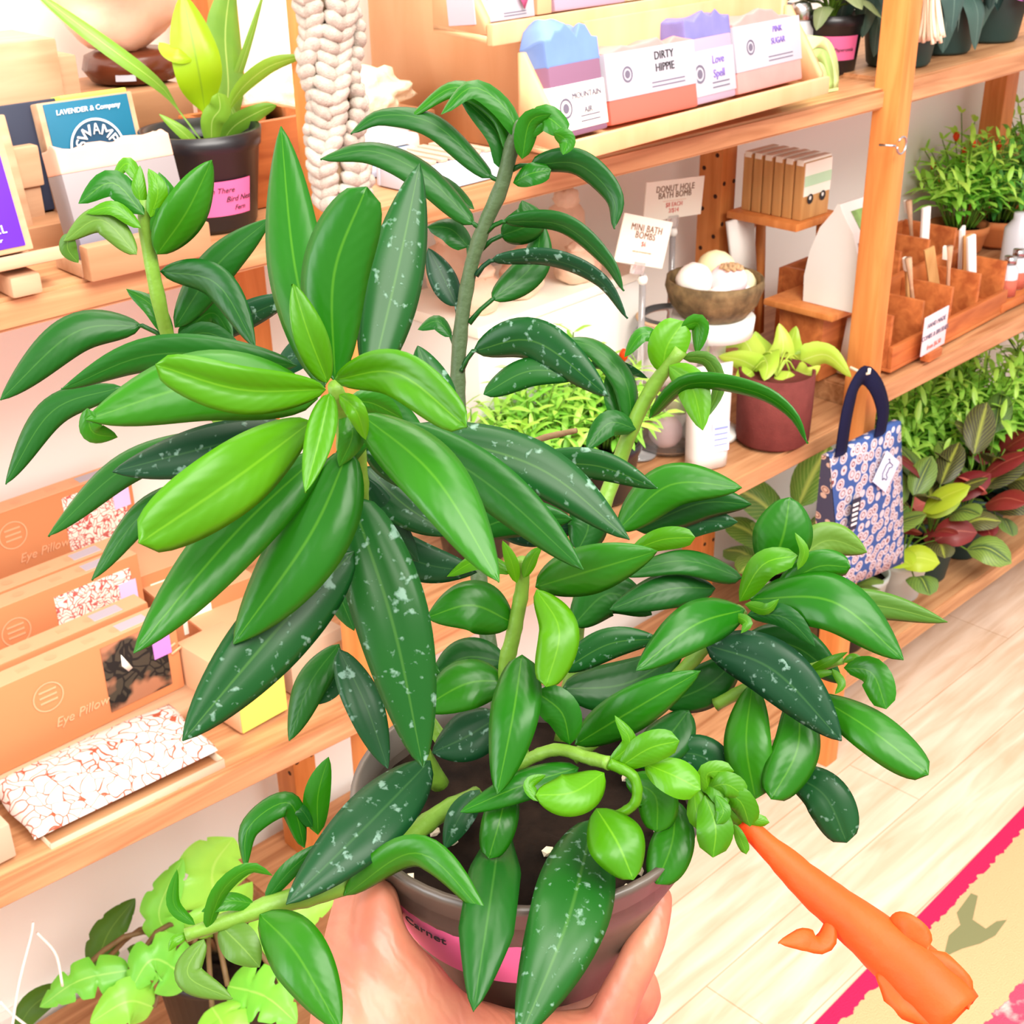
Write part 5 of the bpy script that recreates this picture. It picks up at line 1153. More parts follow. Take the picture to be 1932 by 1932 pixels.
# ================================================================ hanging patterned bag on the front post
cB = [PY(1565, 862, .905), PY(1700, 795, .905), PY(1706, 1062, .905), PY(1588, 1112, .905)]
hb = thing('fabric_bag', 'blue and white floral fabric bag hanging by a navy strap from the right post', 'bag', PY(1632, 708, .915))
dpt = .034
b = MB(); lv = []
NU, NV = 8, 10; sl = lambda u, v: cB[0].lerp(cB[1], u).lerp(cB[3].lerp(cB[2], u), v)
F_ = [[b.bm.verts.new(sl(i/NU, j/NV)+V((0, -.008*math.sin(math.pi*i/NU)*math.sin(math.pi*j/NV), .002*noise.noise(V((i, j, 3)))))) for i in range(NU+1)] for j in range(NV+1)]
B_ = [[b.bm.verts.new(sl(i/NU, j/NV)+V((0, dpt*(.35+.65*min(1, j/NV*2)), 0))) for i in range(NU+1)] for j in range(NV+1)]
for j in range(NV):
    for i in range(NU): b._f((F_[j+1][i], F_[j+1][i+1], F_[j][i+1], F_[j][i])); b._f((B_[j][i], B_[j][i+1], B_[j+1][i+1], B_[j+1][i]))
    b._f((F_[j][NU], F_[j+1][NU], B_[j+1][NU], B_[j][NU]))
for i in range(NU): b._f((F_[NV][i+1], F_[NV][i], B_[NV][i], B_[NV][i+1])); b._f((F_[0][i], F_[0][i+1], B_[0][i+1], B_[0][i]))
b.build('bag_body', 'bag_print', hb, True, sharp=False)
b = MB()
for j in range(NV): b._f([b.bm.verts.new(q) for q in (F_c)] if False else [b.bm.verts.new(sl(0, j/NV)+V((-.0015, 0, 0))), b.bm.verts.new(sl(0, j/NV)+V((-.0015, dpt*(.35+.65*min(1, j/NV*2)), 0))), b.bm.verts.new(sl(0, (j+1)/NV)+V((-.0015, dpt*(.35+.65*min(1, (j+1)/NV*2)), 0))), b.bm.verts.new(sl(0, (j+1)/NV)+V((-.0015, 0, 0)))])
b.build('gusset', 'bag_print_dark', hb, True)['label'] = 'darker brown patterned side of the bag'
b = MB(); ST = [PY(1588, 858, .900), PY(1598, 790, .898), PY(1612, 735, .902), PY(1632, 708, .912), PY(1655, 730, .902), PY(1668, 775, .898), PY(1662, 820, .900)]
C = spline(ST, 26)
rows = []
for i, c in enumerate(C):
    t_ = (C[min(i+1, 26)]-C[max(i-1, 0)]).normalized(); sd = t_.cross(V((0, -1, 0))).normalized(); wv = .0135
    rows.append([b.bm.verts.new(c+sd*q+V((0, o, 0))) for q, o in ((-wv, 0), (0, -.003), (wv, 0), (wv, .003), (0, .002), (-wv, .003))])
for i in range(26):
    for k in range(6): b._f((rows[i][k], rows[i][(k+1) % 6], rows[i+1][(k+1) % 6], rows[i+1][k]))
b._f(rows[0]); b._f(rows[-1][::-1]); b.build('strap', 'navy_strap', hb, True)
tc_ = (PY(1672, 890, .893)); b = MB(); b.box(tc_, (.050, .0012, .050), Matrix.Rotation(R_(38), 3, 'Y')); tg = b.build('swing_tag', 'blue_label', hb, True); TM[tg.name] = TM[hb.name]
b = MB(); R2 = Matrix.Rotation(R_(-52), 3, 'Y')
for pts in (((-.014, .002), (-.006, .010), (.008, .010), (.014, .004), (.014, -.008), (.010, -.008), (.008, -.002), (-.004, -.002), (-.006, -.009), (-.010, -.009), (-.010, 0), (-.014, .002)), ((.014, .004), (.018, .009), (.016, .012))):
    b.tube([tc_+V((0, -.0012, 0))+R2 @ V((x, 0, z)) for x, z in pts], .0006, 5)
b.build('animal_drawing', 'ink', tg, True)
q = PY(1612, 970, .893); b = MB(); b.box(q, (.022, .001, .050), Matrix.Rotation(R_(6), 3, 'Y')); wl = b.build('woven_label', 'navy_card', hb, True); TM[wl.name] = TM[hb.name]
b = MB()
for k in range(5): b.box(q+V((0, -.001, .016-.008*k)), (.014, .0006, .0035), Matrix.Rotation(R_(6), 3, 'Y'))
b.build('label_print', 'white_ink', wl, True)
hk = MB(); c = PY(1632, 706, .912); hk.tube([c+V((.0, .024, .004)), c+V((0, .0, .0)), c+V((0, -.006, .003)), c+V((0, -.006, .010))], .0022, 8); tag(hk.build('peg_hook', 'cream_tie'), 'small cream hook on the right post holding the navy bag strap', 'hook')
# ================================================================ low shelf, right bay
def zlo(x): return LO+.0004
def prayer(px, py, label, pm, mix, seed, L=.09, rt=.048, n=16, yoff=.045):
    p = PZ(px, py, LO+.006); p = V((p.x+.03, p.y+yoff)+(0,)) if False else V((p.x+.03, p.y+yoff, 0))
    t = small_pot('potted_prayer_plant', label, 'plant', (p.x, p.y, zlo(p.x)), rt, rt*.78, rt*1.75, pm, 'prayer plants on the low shelf')
    rg = random.Random(seed); parts = {}
    for i in range(n):
        m_ = mix[i % len(mix)]
        f = parts.setdefault(m_, MB()); a = i*2.4+rg.random()*.5; k = (i+.5)/n
        d = V((math.cos(a), math.sin(a), 0)); r = .015+.055*k; z = rt*1.75+.14*(1-k)+rg.uniform(-.01, .02)
        b0 = d*r+V((0, 0, z-.03)); l = L*rg.uniform(.8, 1.15)
        f.leaf([b0, b0+d*l*.4+V((0, 0, l*.45*(1-k*.7))), b0+d*l*.9+V((0, 0, l*(.85-.95*k)))], l*.68, V((0, 0, 1))-d*(.8-.5*k)+V((-.3, -.4, 0)), rg.uniform(-20, 20), 'oval', nt=8, nu=6, tint=rg.random(), fold=.12)
        st = parts.setdefault('stem_green', MB()); st.tube(spline([V((0, 0, rt*1.6)), b0*.5+V((0, 0, rt*1.0)), b0], 5), .0014, 5)
    for m_, f in parts.items(): f.build('stems' if m_ == 'stem_green' else ('foliage' if 'red' not in m_ and 'pink' not in m_ else 'red_underside_leaves'), m_, t)
    return t
prayer(1420, 1150, 'light green prayer plant left of the floral bag on the low shelf', 'pale_pot', ['prayer_light'], 1, .10, .05, 14, -.045)
prayer(1640, 1172, 'prayer plant in a pale pot under the floral bag', 'pale_pot', ['prayer_green', 'prayer_yellow', 'prayer_green'], 2, .08, .046, 13, .04)
prayer(1710, 1140, 'prayer plant with red leaf undersides in a grey pot just right of the floral bag', 'pale_pot', ['prayer_green', 'prayer_red', 'prayer_yellow'], 3, .075, .046, 15, .035)
prayer(1775, 1108, 'dark patterned prayer plant in a deep teal pot on the low shelf', 'teal_pot', ['prayer_dark', 'prayer_red', 'prayer_dark', 'prayer_green'], 4, .08, .047, 16, .05)
prayer(1838, 1062, 'prayer plant with one pink unfurling leaf in a teal pot', 'teal_pot', ['prayer_dark', 'prayer_dark', 'prayer_red', 'prayer_green', 'prayer_pink'], 5, .085, .047, 15, .05)
prayer(1905, 1028, 'rightmost dark prayer plant beside the bright green mass', 'teal_pot', ['prayer_green', 'prayer_dark', 'prayer_red'], 6, .08, .047, 14, .08)
p = PZ(1612, 1240, LO); t = small_pot('potted_prayer_plant', 'small black pot with a pink label at the low shelf edge', 'plant', (p.x+.02, max(p.y, .965)+.042, zlo(p.x)), .046, .038, .082, 'black_plastic', 'prayer plants on the low shelf')
b = MB(); A = math.atan2(-p.y, -p.x); label_patch(b, .046, .038, .082, A-R_(10), A+R_(60), .03, .06); b.build('pink_label', 'pink_label', t)
f = MB(); rosette(f, (0, 0, .08), 10, .06, .032, random.Random(9), .8, 'oval'); f.build('foliage', 'prayer_green', t)
for i, (x, y, H, lb) in enumerate(((2.28, 1.20, .25, 'bright bushy plant on the low shelf beside the rear orange post'), (2.40, 1.13, .25, 'middle bright bushy plant of the low shelf mass'), (2.46, 1.235, .30, 'tall bright bushy plant behind the low shelf mass'), (2.51, 1.07, .25, 'bright bushy plant at the right edge of the low shelf'), (2.76, 1.15, .30, 'farthest bright bushy plant on the low shelf'))):
    t = small_pot('potted_goldfish_plant', lb, 'plant', (x, y, zlo(x)), .055, .045, .09, 'teal_pot', 'bright bushy plants on the low shelf')
    bushy(t, (0, 0, .08), 34, .062, H, .115, random.Random(80+i), per=7)
# ================================================================ low shelf, left bay: split-leaf plant
pm = PZ(330, 1990, LO); mz = (.56, 1.10)
mp_ = small_pot('potted_split_leaf_plant', 'lime green split-leaf climbing plant on the low shelf at the lower left', 'plant', (mz[0], mz[1], .0646), .075, .058, .17, 'black_plastic')
D = 1.53
f_, fd, st_ = MB(), MB(), MB()
for pts, wd, sh_, roll, nt_, dark in (
    ([(430, 1760, D), (400, 1650, D-.02), (440, 1580, D-.03)], 190, 'ovate', 15, .45, 0), ([(330, 1780, D-.03), (300, 1720, D-.04), (345, 1620, D-.04)], 90, 'ovate', -20, .3, 0),
    ([(360, 1850, D-.06), (290, 1810, D-.09), (245, 1870, D-.10)], 130, 'ovate', 10, .5, 0), ([(245, 1830, D-.08), (150, 1850, D-.1), (75, 1900, D-.1)], 92, 'ovate', 10, .55, 0),
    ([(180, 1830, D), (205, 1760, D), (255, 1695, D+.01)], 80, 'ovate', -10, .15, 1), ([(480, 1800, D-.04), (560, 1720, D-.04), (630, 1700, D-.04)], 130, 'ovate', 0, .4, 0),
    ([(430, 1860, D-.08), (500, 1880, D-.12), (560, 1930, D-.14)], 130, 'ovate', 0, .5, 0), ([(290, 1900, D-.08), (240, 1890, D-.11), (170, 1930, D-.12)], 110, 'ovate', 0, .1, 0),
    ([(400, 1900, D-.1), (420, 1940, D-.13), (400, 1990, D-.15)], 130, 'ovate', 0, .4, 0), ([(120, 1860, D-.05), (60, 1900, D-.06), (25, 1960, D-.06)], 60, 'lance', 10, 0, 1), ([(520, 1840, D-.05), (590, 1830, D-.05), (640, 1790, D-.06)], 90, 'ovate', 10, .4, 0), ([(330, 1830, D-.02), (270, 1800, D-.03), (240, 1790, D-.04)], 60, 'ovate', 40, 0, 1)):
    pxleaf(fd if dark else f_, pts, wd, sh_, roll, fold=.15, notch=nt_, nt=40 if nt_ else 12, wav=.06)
    st_.tube(spline([V((mz[0], mz[1], .22)), V((mz[0], mz[1], .33))*.5+PD(*pts[0])*.5, PD(*pts[0])], 8), .003, 6)
f_.build('foliage', 'monstera_leaf', mp_, True); fd.build('darker_leaves', 'leaf_pale', mp_, True); st_.build('stems', 'stem_brown', mp_, True)  # fd holds the few leaves in a darker green
b = MB()
for i, pts in enumerate((((20, 1960), (35, 1860), (60, 1760), (62, 1740)), ((0, 1890), (25, 1915), (50, 1935)), ((70, 1760), (105, 1800), (118, 1860)))):
    q = [PY(x, y, 1.04+.01*i) for x, y in pts]; b.tube(spline(q, 12), .0014, 6)
b.build('curly_ribbons', 'white', mp_, True)  # white curly ribbons parented to the plant, not grown from it
# ================================================================ the plant in the hand
PC = PD(995, 1480, .400)                         # centre of the pot rim
RT_, RB_, PH = .0530, .0345, .059
PB = PC-V((0, 0, PH))
gp = thing('potted_goldfish_plant', 'large trailing goldfish plant with glossy leaves and one orange flower in a hand-held pot', 'plant', PB)
A0 = math.atan2(-PB.y, -PB.x)
b = MB(); b.lathe([(RB_*.92, 0), (RB_, .003), (RT_-.0006, PH-.003), (RT_, PH), (RT_-.0022, PH), (RT_-.003, PH-.014), (RB_-.004, .005)], 56); b.build('pot', 'grey_pot', gp)
b = MB(); b.lathe([(0, PH-.012), (RT_*.5, PH-.010), (RT_-.0035, PH-.012)], 32)
bmesh.ops.subdivide_edges(b.bm, edges=list(b.bm.edges), cuts=2, use_grid_fill=True)
for v in b.bm.verts: v.co.z += .003*noise.noise(v.co*160)
so = b.build('soil', 'soil', gp)
rg = random.Random(2); b = MB()
for i in range(26):
    a = rg.random()*6.28; r = RT_*.88*math.sqrt(rg.random()); b.blob((r*math.cos(a), r*math.sin(a), PH-.0095), (.0019, .0016, .0015), 1, .4, 3, i)
pp_l = b.build('perlite', 'perlite', so); pp_l['kind'] = 'stuff'
b = MB(); label_patch(b, RT_+.0014, RB_, PH+.016, A0-R_(66), A0+R_(12), .021, .042, .0015, 24); lb = b.build('pink_label', 'pink_label', gp)
for s, sz, da, z in (('Carnet', .0056, -40, .0365), ('Sw', .0060, -17, .030), ('2', .0052, 2, .037), ('L-', .0052, 2, .029)):
    cone_text(s, sz, 'ink', lb, RT_+.0014, RB_, PH+.016, A0+R_(da), z, .0021)
def P3(q): return PD(q[0], q[1], q[2]/100.0)
def stem(pts, rpx, m, nm='stem'):
    P = [P3(q) for q in pts]; n = 6*len(P); C = spline(P, n); b = MB(); rad = []
    for i in range(n+1):
        k = i/n*(len(rpx)-1); j = min(len(rpx)-2, int(k)); r = rpx[j]+(rpx[j+1]-rpx[j])*(k-j)
        d = (C[i]-CAM).dot(FW); rad.append(r*d/FPX*(1+.10*max(0, math.cos(i*1.57))**6))
    b.tube(C, rad, 12); return b.build(nm, m, gp, True)
stem([(830, 1480, 40), (740, 1310, 38), (690, 1100, 35.5), (672, 940, 33), (660, 830, 31.2), (640, 760, 30.2), (632, 728, 29.6)], [17, 16, 15, 16, 22, 28, 14], 'stem_green')
stem([(960, 1450, 41), (905, 1100, 42), (868, 800, 41.5), (866, 660, 41), (885, 520, 40.5), (912, 430, 40), (945, 355, 39.5), (968, 270, 39), (985, 235, 38.6)], [17, 16, 15, 14, 14, 14, 13, 14, 14], 'stem_grey')
stem([(850, 1420, 41), (560, 1000, 41), (390, 760, 40), (325, 655, 39), (298, 560, 38), (278, 450, 37.5), (272, 375, 37)], [14, 13, 12, 12, 12, 13, 14], 'stem_green')
stem([(1060, 1400, 42), (1110, 1050, 43), (1162, 890, 43.5), (1195, 800, 43), (1235, 725, 42.5), (1285, 660, 42)], [14, 14, 16, 15, 14, 13], 'stem_green')
stem([(985, 1430, 39), (955, 1280, 38), (968, 1200, 37.5), (985, 1110, 37), (985, 1055, 36.5)], [15, 15, 15, 14, 12], 'stem_green')
stem([(1080, 1430, 40), (1250, 1300, 40), (1350, 1200, 39.5), (1400, 1150, 39)], [13, 13, 13, 12], 'stem_green')
stem([(1350, 1330, 40), (1430, 1290, 39.5), (1520, 1265, 39), (1590, 1245, 38.5)], [12, 12, 12, 8], 'stem_green')
stem([(960, 1450, 38), (1045, 1415, 37), (1110, 1430, 36.5), (1150, 1440, 36)], [12, 12, 12, 13], 'stem_green')
stem([(1150, 1440, 36), (1195, 1465, 35.8), (1200, 1510, 35.8), (1170, 1535, 36), (1125, 1545, 36.2)], [11, 10, 10, 9, 8], 'calyx', 'young_shoot')
stem([(900, 1500, 40), (835, 1532, 39), (740, 1602, 37.5), (645, 1665, 36.5), (500, 1712, 35.5), (350, 1765, 35)], [16, 18, 21, 24, 18, 12], 'stem_green')
stem([(985, 840, 43), (1030, 825, 42.5), (1088, 812, 42)], [5, 6, 5], 'stem_brown', 'twig')
Y, G, D_, S_, DS, PA = 'leaf_young', 'leaf_mid', 'leaf_deep', 'leaf_marked', 'leaf_dark_marked', 'leaf_pale'
# material, outline, width px, roll, fold, petiole?, points (px, py, depth cm)
LV = [
# rosette towards the viewer
(G, 'lance', 128, -14, .2, 0, ((612, 730, 30.6), (556, 500, 31.5), (530, 238, 32.5))),
(G, 'round', 150, -8, .2, 0, ((632, 720, 30.2), (630, 520, 29.6), (692, 352, 29.2))),
(S_, 'lance', 128, 10, .25, 0, ((700, 720, 31.2), (752, 500, 32), (792, 308, 32.5))),
(Y, 'lance', 74, 20, -.2, 0, ((618, 722, 29.6), (582, 630, 29), (553, 535, 28.8))),
(Y, 'round', 106, 10, -.15, 0, ((632, 716, 29.4), (750, 705, 28), (880, 806, 27.5))),
(Y, 'round', 108, -8, -.15, 0, ((615, 735, 29.4), (455, 735, 28), (293, 688, 27.4))),
(G, 'lance', 158, 12, .18, 0, ((600, 752, 30.6), (390, 725, 30), (162, 792, 29.6))),
(G, 'lance', 50, 30, .1, 0, ((165, 770, 29.6), (175, 815, 29.8), (222, 825, 30.2))),
(D_, 'lance', 84, -15, .2, 0, ((560, 690, 32.5), (300, 668, 32.4), (115, 735, 32.2))),
(Y, 'lance', 66, 5, -.2, 0, ((622, 742, 29.2), (602, 830, 28.2), (576, 928, 27.6))),
(Y, 'round', 158, -12, .12, 0, ((588, 795, 29.8), (440, 905, 27.6), (262, 1025, 26.6))),
(G, 'lance', 138, 14, .2, 0, ((610, 850, 30.6), (440, 1010, 29.6), (252, 1232, 28.6))),
(G, 'lance', 165, 18, .22, 0, ((660, 845, 30.6), (585, 1010, 30.2), (440, 1215, 30.4))),
(S_, 'lance', 165, -6, .15, 0, ((668, 1040, 32), (530, 1180, 31), (344, 1398, 30))),
(DS, 'lance', 112, 20, .28, 0, ((555, 805, 31.6), (400, 842, 31.2), (212, 890, 31))),
(D_, 'lance', 72, 25, .25, 0, ((420, 815, 33), (240, 880, 32.8), (90, 1012, 32.6))),
(D_, 'lance', 62, 25, .25, 0, ((420, 905, 33), (280, 960, 33), (172, 1095, 33))),
(G, 'lance', 142, -14, .2, 0, ((680, 780, 30), (820, 900, 28.6), (942, 1098, 28))),
(D_, 'lance', 112, 16, .2, 0, ((745, 800, 31.5), (930, 920, 31), (1100, 1075, 30.6))),
(S_, 'lance', 120, -10, .22, 0, ((760, 810, 33), (1010, 880, 32.6), (1188, 1018, 32.4))),
(S_, 'lance', 70, 20, .25, 0, ((980, 880, 35), (1120, 878, 34.6), (1240, 922, 34.4))),
(S_, 'long', 165, 5, .15, 0, ((662, 935, 32.5), (742, 1180, 32), (798, 1448, 32.4))),
(DS, 'lance', 84, -20, .2, 0, ((640, 1225, 35), (690, 1330, 34.6), (732, 1450, 34.6))),
(D_, 'lance', 72, 20, .25, 0, ((640, 1215, 36), (585, 1290, 35.6), (545, 1398, 35.6))),
(DS, 'lance', 56, 20, .25, 0, ((655, 1230, 36), (625, 1290, 36), (590, 1330, 36))),
(S_, 'lance', 90, -20, .2, 0, ((690, 880, 35.4), (760, 950, 35.4), (850, 1010, 35.6))),
(DS, 'lance', 80, 25, .2, 0, ((700, 960, 36), (770, 930, 36), (870, 960, 36))),
(DS, 'lance', 90, 10, .2, 0, ((700, 1000, 36.4), (790, 1060, 36.4), (900, 1080, 36.6))),
(S_, 'lance', 90, 10, .2, 0, ((850, 800, 35.6), (818, 730, 35.6), (788, 652, 35.8))),
(DS, 'lance', 66, 20, .2, 0, ((625, 620, 36), (565, 665, 36), (512, 712, 36))),
(D_, 'lance', 70, 15, .2, 0, ((620, 1060, 36), (640, 1120, 35.6), (668, 1190, 35.6))),
(G, 'lance', 50, 10, .1, 0, ((640, 900, 31.5), (655, 860, 31), (700, 830, 31))),
(Y, 'lance', 46, 10, -.1, 0, ((640, 745, 29.6), (672, 775, 29.2), (690, 830, 29.6))),
(G, 'lance', 60, -10, .1, 0, ((650, 770, 30.4), (665, 820, 30.2), (640, 880, 30.4))),
(G, 'lance', 60, 15, .15, 0, ((655, 760, 30.6), (700, 760, 30.8), (760, 790, 31.4))),
(S_, 'lance', 96, 10, .2, 0, ((690, 840, 33.5), (760, 880, 34), (850, 930, 34.4))),
(D_, 'lance', 90, -10, .2, 0, ((690, 760, 34), (740, 790, 34.6), (810, 850, 35))),
(DS, 'lance', 84, 10, .2, 0, ((680, 900, 35), (720, 980, 35.4), (790, 1060, 36))),
(D_, 'lance', 90, 10, .2, 0, ((690, 1150, 37), (740, 1220, 37), (830, 1270, 37.4))),
# left shoot
(G, 'lance', 98, 20, .2, 0, ((296, 480, 37.3), (352, 400, 37), (400, 302, 37))),
(G, 'lance', 64, 20, .2, 0, ((292, 450, 37.2), (318, 395, 37), (300, 325, 36.8))),
(Y, 'lance', 34, 0, .2, 0, ((270, 405, 37), (262, 360, 36.8), (264, 312, 36.8))),
(Y, 'lance', 44, 0, .2, 0, ((284, 410, 36.9), (298, 360, 36.7), (280, 318, 36.7))),
(Y, 'lance', 32, 30, .2, 0, ((264, 345, 37.2), (240, 308, 37.2), (212, 338, 37.2))),
(G, 'lance', 62, 15, .2, 0, ((272, 405, 36.9), (212, 345, 36.6), (148, 384, 36.5))),
(Y, 'lance', 34, 25, .2, 0, ((266, 430, 36.8), (215, 392, 36.5), (162, 402, 36.5))),
(PA, 'lance', 60, 10, .2, 0, ((258, 480, 36.8), (190, 415, 36.6), (120, 455, 36.6))),
(PA, 'lance', 38, 20, .2, 0, ((130, 440, 36.6), (128, 470, 36.8), (148, 496, 37))),
(D_, 'lance', 74, 15, .2, 0, ((302, 512, 37.8), (408, 535, 37), (482, 656, 36.8))),
(D_, 'lance', 84, -15, .25, 0, ((330, 618, 38.8), (410, 500, 38.4), (510, 412, 38.2))),
(G, 'lance', 44, 20, .2, 0, ((325, 640, 39), (290, 580, 38.8), (238, 545, 38.8))),
(D_, 'lance', 88, 15, .25, 1, ((322, 648, 39), (268, 614, 38.8), (140, 628, 38.2), (0, 755, 38))),
(D_, 'lance', 66, 15, .25, 0, ((230, 730, 38), (100, 775, 38), (10, 914, 38))),
(DS, 'lance', 62, 20, .25, 0, ((385, 645, 40), (470, 595, 40), (560, 556, 40))),
(D_, 'lance', 50, 20, .25, 0, ((335, 640, 39.4), (400, 590, 39.6), (440, 645, 39.6))),
(D_, 'lance', 46, 20, .25, 0, ((325, 650, 39), (390, 628, 39), (460, 662, 39))),
# tall back stem
(G, 'long', 42, 35, .3, 0, ((968, 300, 39.2), (945, 215, 39), (860, 165, 39), (771, 222, 39))),
(G, 'long', 46, 35, .3, 0, ((985, 262, 38.8), (950, 200, 38.5), (890, 165, 38.3), (832, 216, 38.2))),
(D_, 'long', 46, 30, .3, 0, ((948, 322, 39.4), (940, 255, 39.2), (868, 180, 39.2))),
(G, 'lance', 52, 20, .1, 0, ((985, 300, 38.6), (1000, 230, 38.2), (1040, 215, 38))),
(G, 'round', 58, -20, .2, 0, ((992, 262, 38.5), (1025, 220, 38.2), (1070, 250, 38))),
(G, 'lance', 40, 20, .3, 0, ((1045, 250, 38), (1068, 265, 38), (1062, 292, 38))),
(D_, 'long', 52, 35, .3, 1, ((950, 352, 39.5), (930, 336, 39.4), (820, 235, 39), (720, 218, 39), (661, 252, 39))),
(D_, 'long', 62, 30, .3, 1, ((908, 440, 40), (896, 424, 39.9), (800, 330, 39.4), (700, 285, 39.3), (604, 300, 39.3))),
(D_, 'long', 30, 35, .3, 0, ((895, 395, 40.4), (840, 345, 40.4), (740, 310, 40.4))),
(D_, 'long', 56, 30, .3, 1, ((965, 320, 39.3), (1000, 312, 39.2), (1090, 310, 38.8), (1155, 370, 38.7), (1158, 432, 38.7))),
(G, 'round', 50, -25, .2, 0, ((968, 345, 39.4), (1000, 328, 39), (1040, 320, 39))),
(D_, 'long', 42, 40, .3, 1, ((915, 440, 40), (948, 418, 39.8), (1060, 425, 39.4), (1140, 490, 39.3), (1176, 550, 39.3))),
(D_, 'lance', 78, 20, .2, 1, ((908, 470, 40.4), (945, 445, 40.4), (1000, 420, 40.6), (985, 378, 40.8))),
(D_, 'lance', 74, -15, .2, 1, ((885, 610, 40.8), (928, 566, 40.8), (1005, 500, 41), (1022, 415, 41.2))),
(DS, 'long', 38, 40, .3, 1, ((898, 520, 40.4), (925, 492, 40.2), (1040, 490, 39.8), (1130, 530, 39.7), (1183, 602, 39.7))),
(D_, 'long', 54, 30, .3, 1, ((886, 500, 40.6), (884, 466, 40.6), (850, 432, 40.6), (806, 428, 40.7))),
(DS, 'lance', 62, 20, .25, 1, ((868, 630, 41), (862, 578, 41), (835, 520, 41), (808, 468, 41))),
(D_, 'lance', 34, 35, .3, 1, ((866, 680, 41), (852, 636, 41), (825, 606, 41), (788, 622, 41))),
(S_, 'lance', 96, 15, .28, 1, ((870, 700, 41), (893, 662, 40.8), (1010, 645, 40), (1148, 748, 39.6))),
(S_, 'lance', 66, -15, .28, 0, ((912, 744, 40.4), (1000, 700, 40.2), (1105, 710, 40))),
# right back stem
(Y, 'round', 88, 5, .1, 0, ((1250, 705, 42.3), (1258, 655, 42), (1290, 606, 42))),
(G, 'lance', 40, 30, .2, 0, ((1285, 618, 42), (1318, 612, 42), (1314, 668, 42.2))),
(G, 'lance', 34, 25, .2, 0, ((1250, 640, 42.2), (1212, 630, 42), (1178, 674, 42))),
(Y, 'lance', 72, 10, .15, 0, ((1262, 690, 42), (1305, 730, 41.6), (1326, 812, 41.4))),
(PA, 'long', 32, 25, .2, 0, ((1285, 675, 42.2), (1335, 680, 42), (1355, 730, 42), (1330, 792, 42))),
(G, 'long', 38, 40, .3, 0, ((1225, 790, 42.6), (1300, 725, 41.4), (1420, 738, 40.6), (1490, 780, 40.4), (1523, 838, 40.4))),
(D_, 'long', 52, 30, .3, 0, ((1192, 805, 43), (1180, 720, 42.8), (1120, 655, 42.8), (1045, 642, 43))),
(D_, 'lance', 46, 20, .2, 0, ((1178, 805, 43.2), (1160, 750, 43.2), (1152, 690, 43.4))),
(D_, 'lance', 58, 10, .2, 0, ((1200, 810, 42.8), (1150, 798, 42.4), (1106, 848, 42.2))),
(DS, 'long', 26, 40, .2, 0, ((1110, 688, 43.6), (1165, 692, 43.6), (1222, 714, 43.6))),
# middle front shoot
(G, 'lance', 112, 15, .2, 0, ((1010, 1108, 37), (1120, 1075, 35.8), (1240, 1040, 35.4))),
(Y, 'round', 92, -5, .22, 0, ((1012, 1112, 36.6), (1055, 1190, 35.6), (1030, 1296, 35.4))),
(G, 'lance', 118, 12, .15, 0, ((968, 1175, 37.4), (890, 1142, 36.6), (805, 1165, 36.6))),
(G, 'long', 108, 10, .28, 0, ((985, 1235, 36.8), (968, 1350, 35.6), (938, 1498, 35.4))),
(G, 'lance', 112, 15, .15, 0, ((955, 1285, 38), (880, 1290, 37.6), (790, 1340, 37.6))),
(G, 'round', 84, -10, .15, 0, ((1075, 1405, 37), (1060, 1345, 36.8), (1012, 1305, 36.8))),
(Y, 'lance', 38, 20, .2, 0, ((970, 1080, 36.6), (905, 1058, 36.4), (843, 1088, 36.4))),
(Y, 'lance', 30, 0, .2, 0, ((975, 1100, 36.6), (965, 1060, 36.2), (948, 1020, 36))),
(Y, 'lance', 30, 0, .2, 0, ((988, 1090, 36.5), (1005, 1050, 36.1), (1022, 1032, 36))),
(D_, 'lance', 90, 10, .2, 0, ((955, 1250, 39), (880, 1240, 39), (815, 1275, 39))),
(G, 'long', 68, 15, .2, 0, ((1092, 1448, 36.8), (985, 1482, 36), (868, 1532, 36))),
(G, 'round', 80, 5, .2, 0, ((960, 1470, 37.4), (945, 1540, 36.4), (922, 1620, 36.2))),
(DS, 'lance', 62, 10, .2, 0, ((905, 1490, 38), (868, 1540, 37.6), (838, 1602, 37.6))),
(DS, 'lance', 110, 10, .15, 0, ((945, 1350, 39.4), (880, 1390, 39.2), (815, 1420, 39.2))),
# right side
(G, 'oval', 112, 5, .22, 0, ((1450, 1085, 39), (1478, 1010, 38.6), (1490, 938, 38.6))),
(Y, 'round', 64, -20, .25, 0, ((1395, 1135, 38.6), (1440, 1065, 37.8), (1505, 1048, 37.6))),
(PA, 'lance', 84, 10, .15, 0, ((1490, 1070, 39.4), (1560, 1020, 39.4), (1636, 1042, 39.4))),
(G, 'round', 70, 15, .25, 0, ((1465, 1115, 38.4), (1540, 1070, 37.8), (1605, 1070, 37.6))),
(G, 'lance', 128, -12, .22, 0, ((1415, 1130, 38.6), (1570, 1135, 37.2), (1705, 1245, 36.8))),
(G, 'lance', 108, 10, .2, 0, ((1405, 1150, 38.6), (1310, 1180, 37.2), (1200, 1265, 36.8))),
(D_, 'lance', 52, 20, .25, 0, ((1410, 1160, 38.2), (1480, 1165, 37.6), (1538, 1220, 37.4))),
(PA, 'lance', 72, 10, .15, 0, ((1425, 1152, 39.4), (1630, 1140, 39.9), (1788, 1174, 40))),
(D_, 'long', 56, 30, .25, 0, ((1400, 1090, 40.5), (1290, 1058, 40), (1165, 1085, 40))),
(D_, 'lance', 82, 15, .22, 0, ((1350, 1110, 40.6), (1260, 1112, 40), (1150, 1150, 40))),
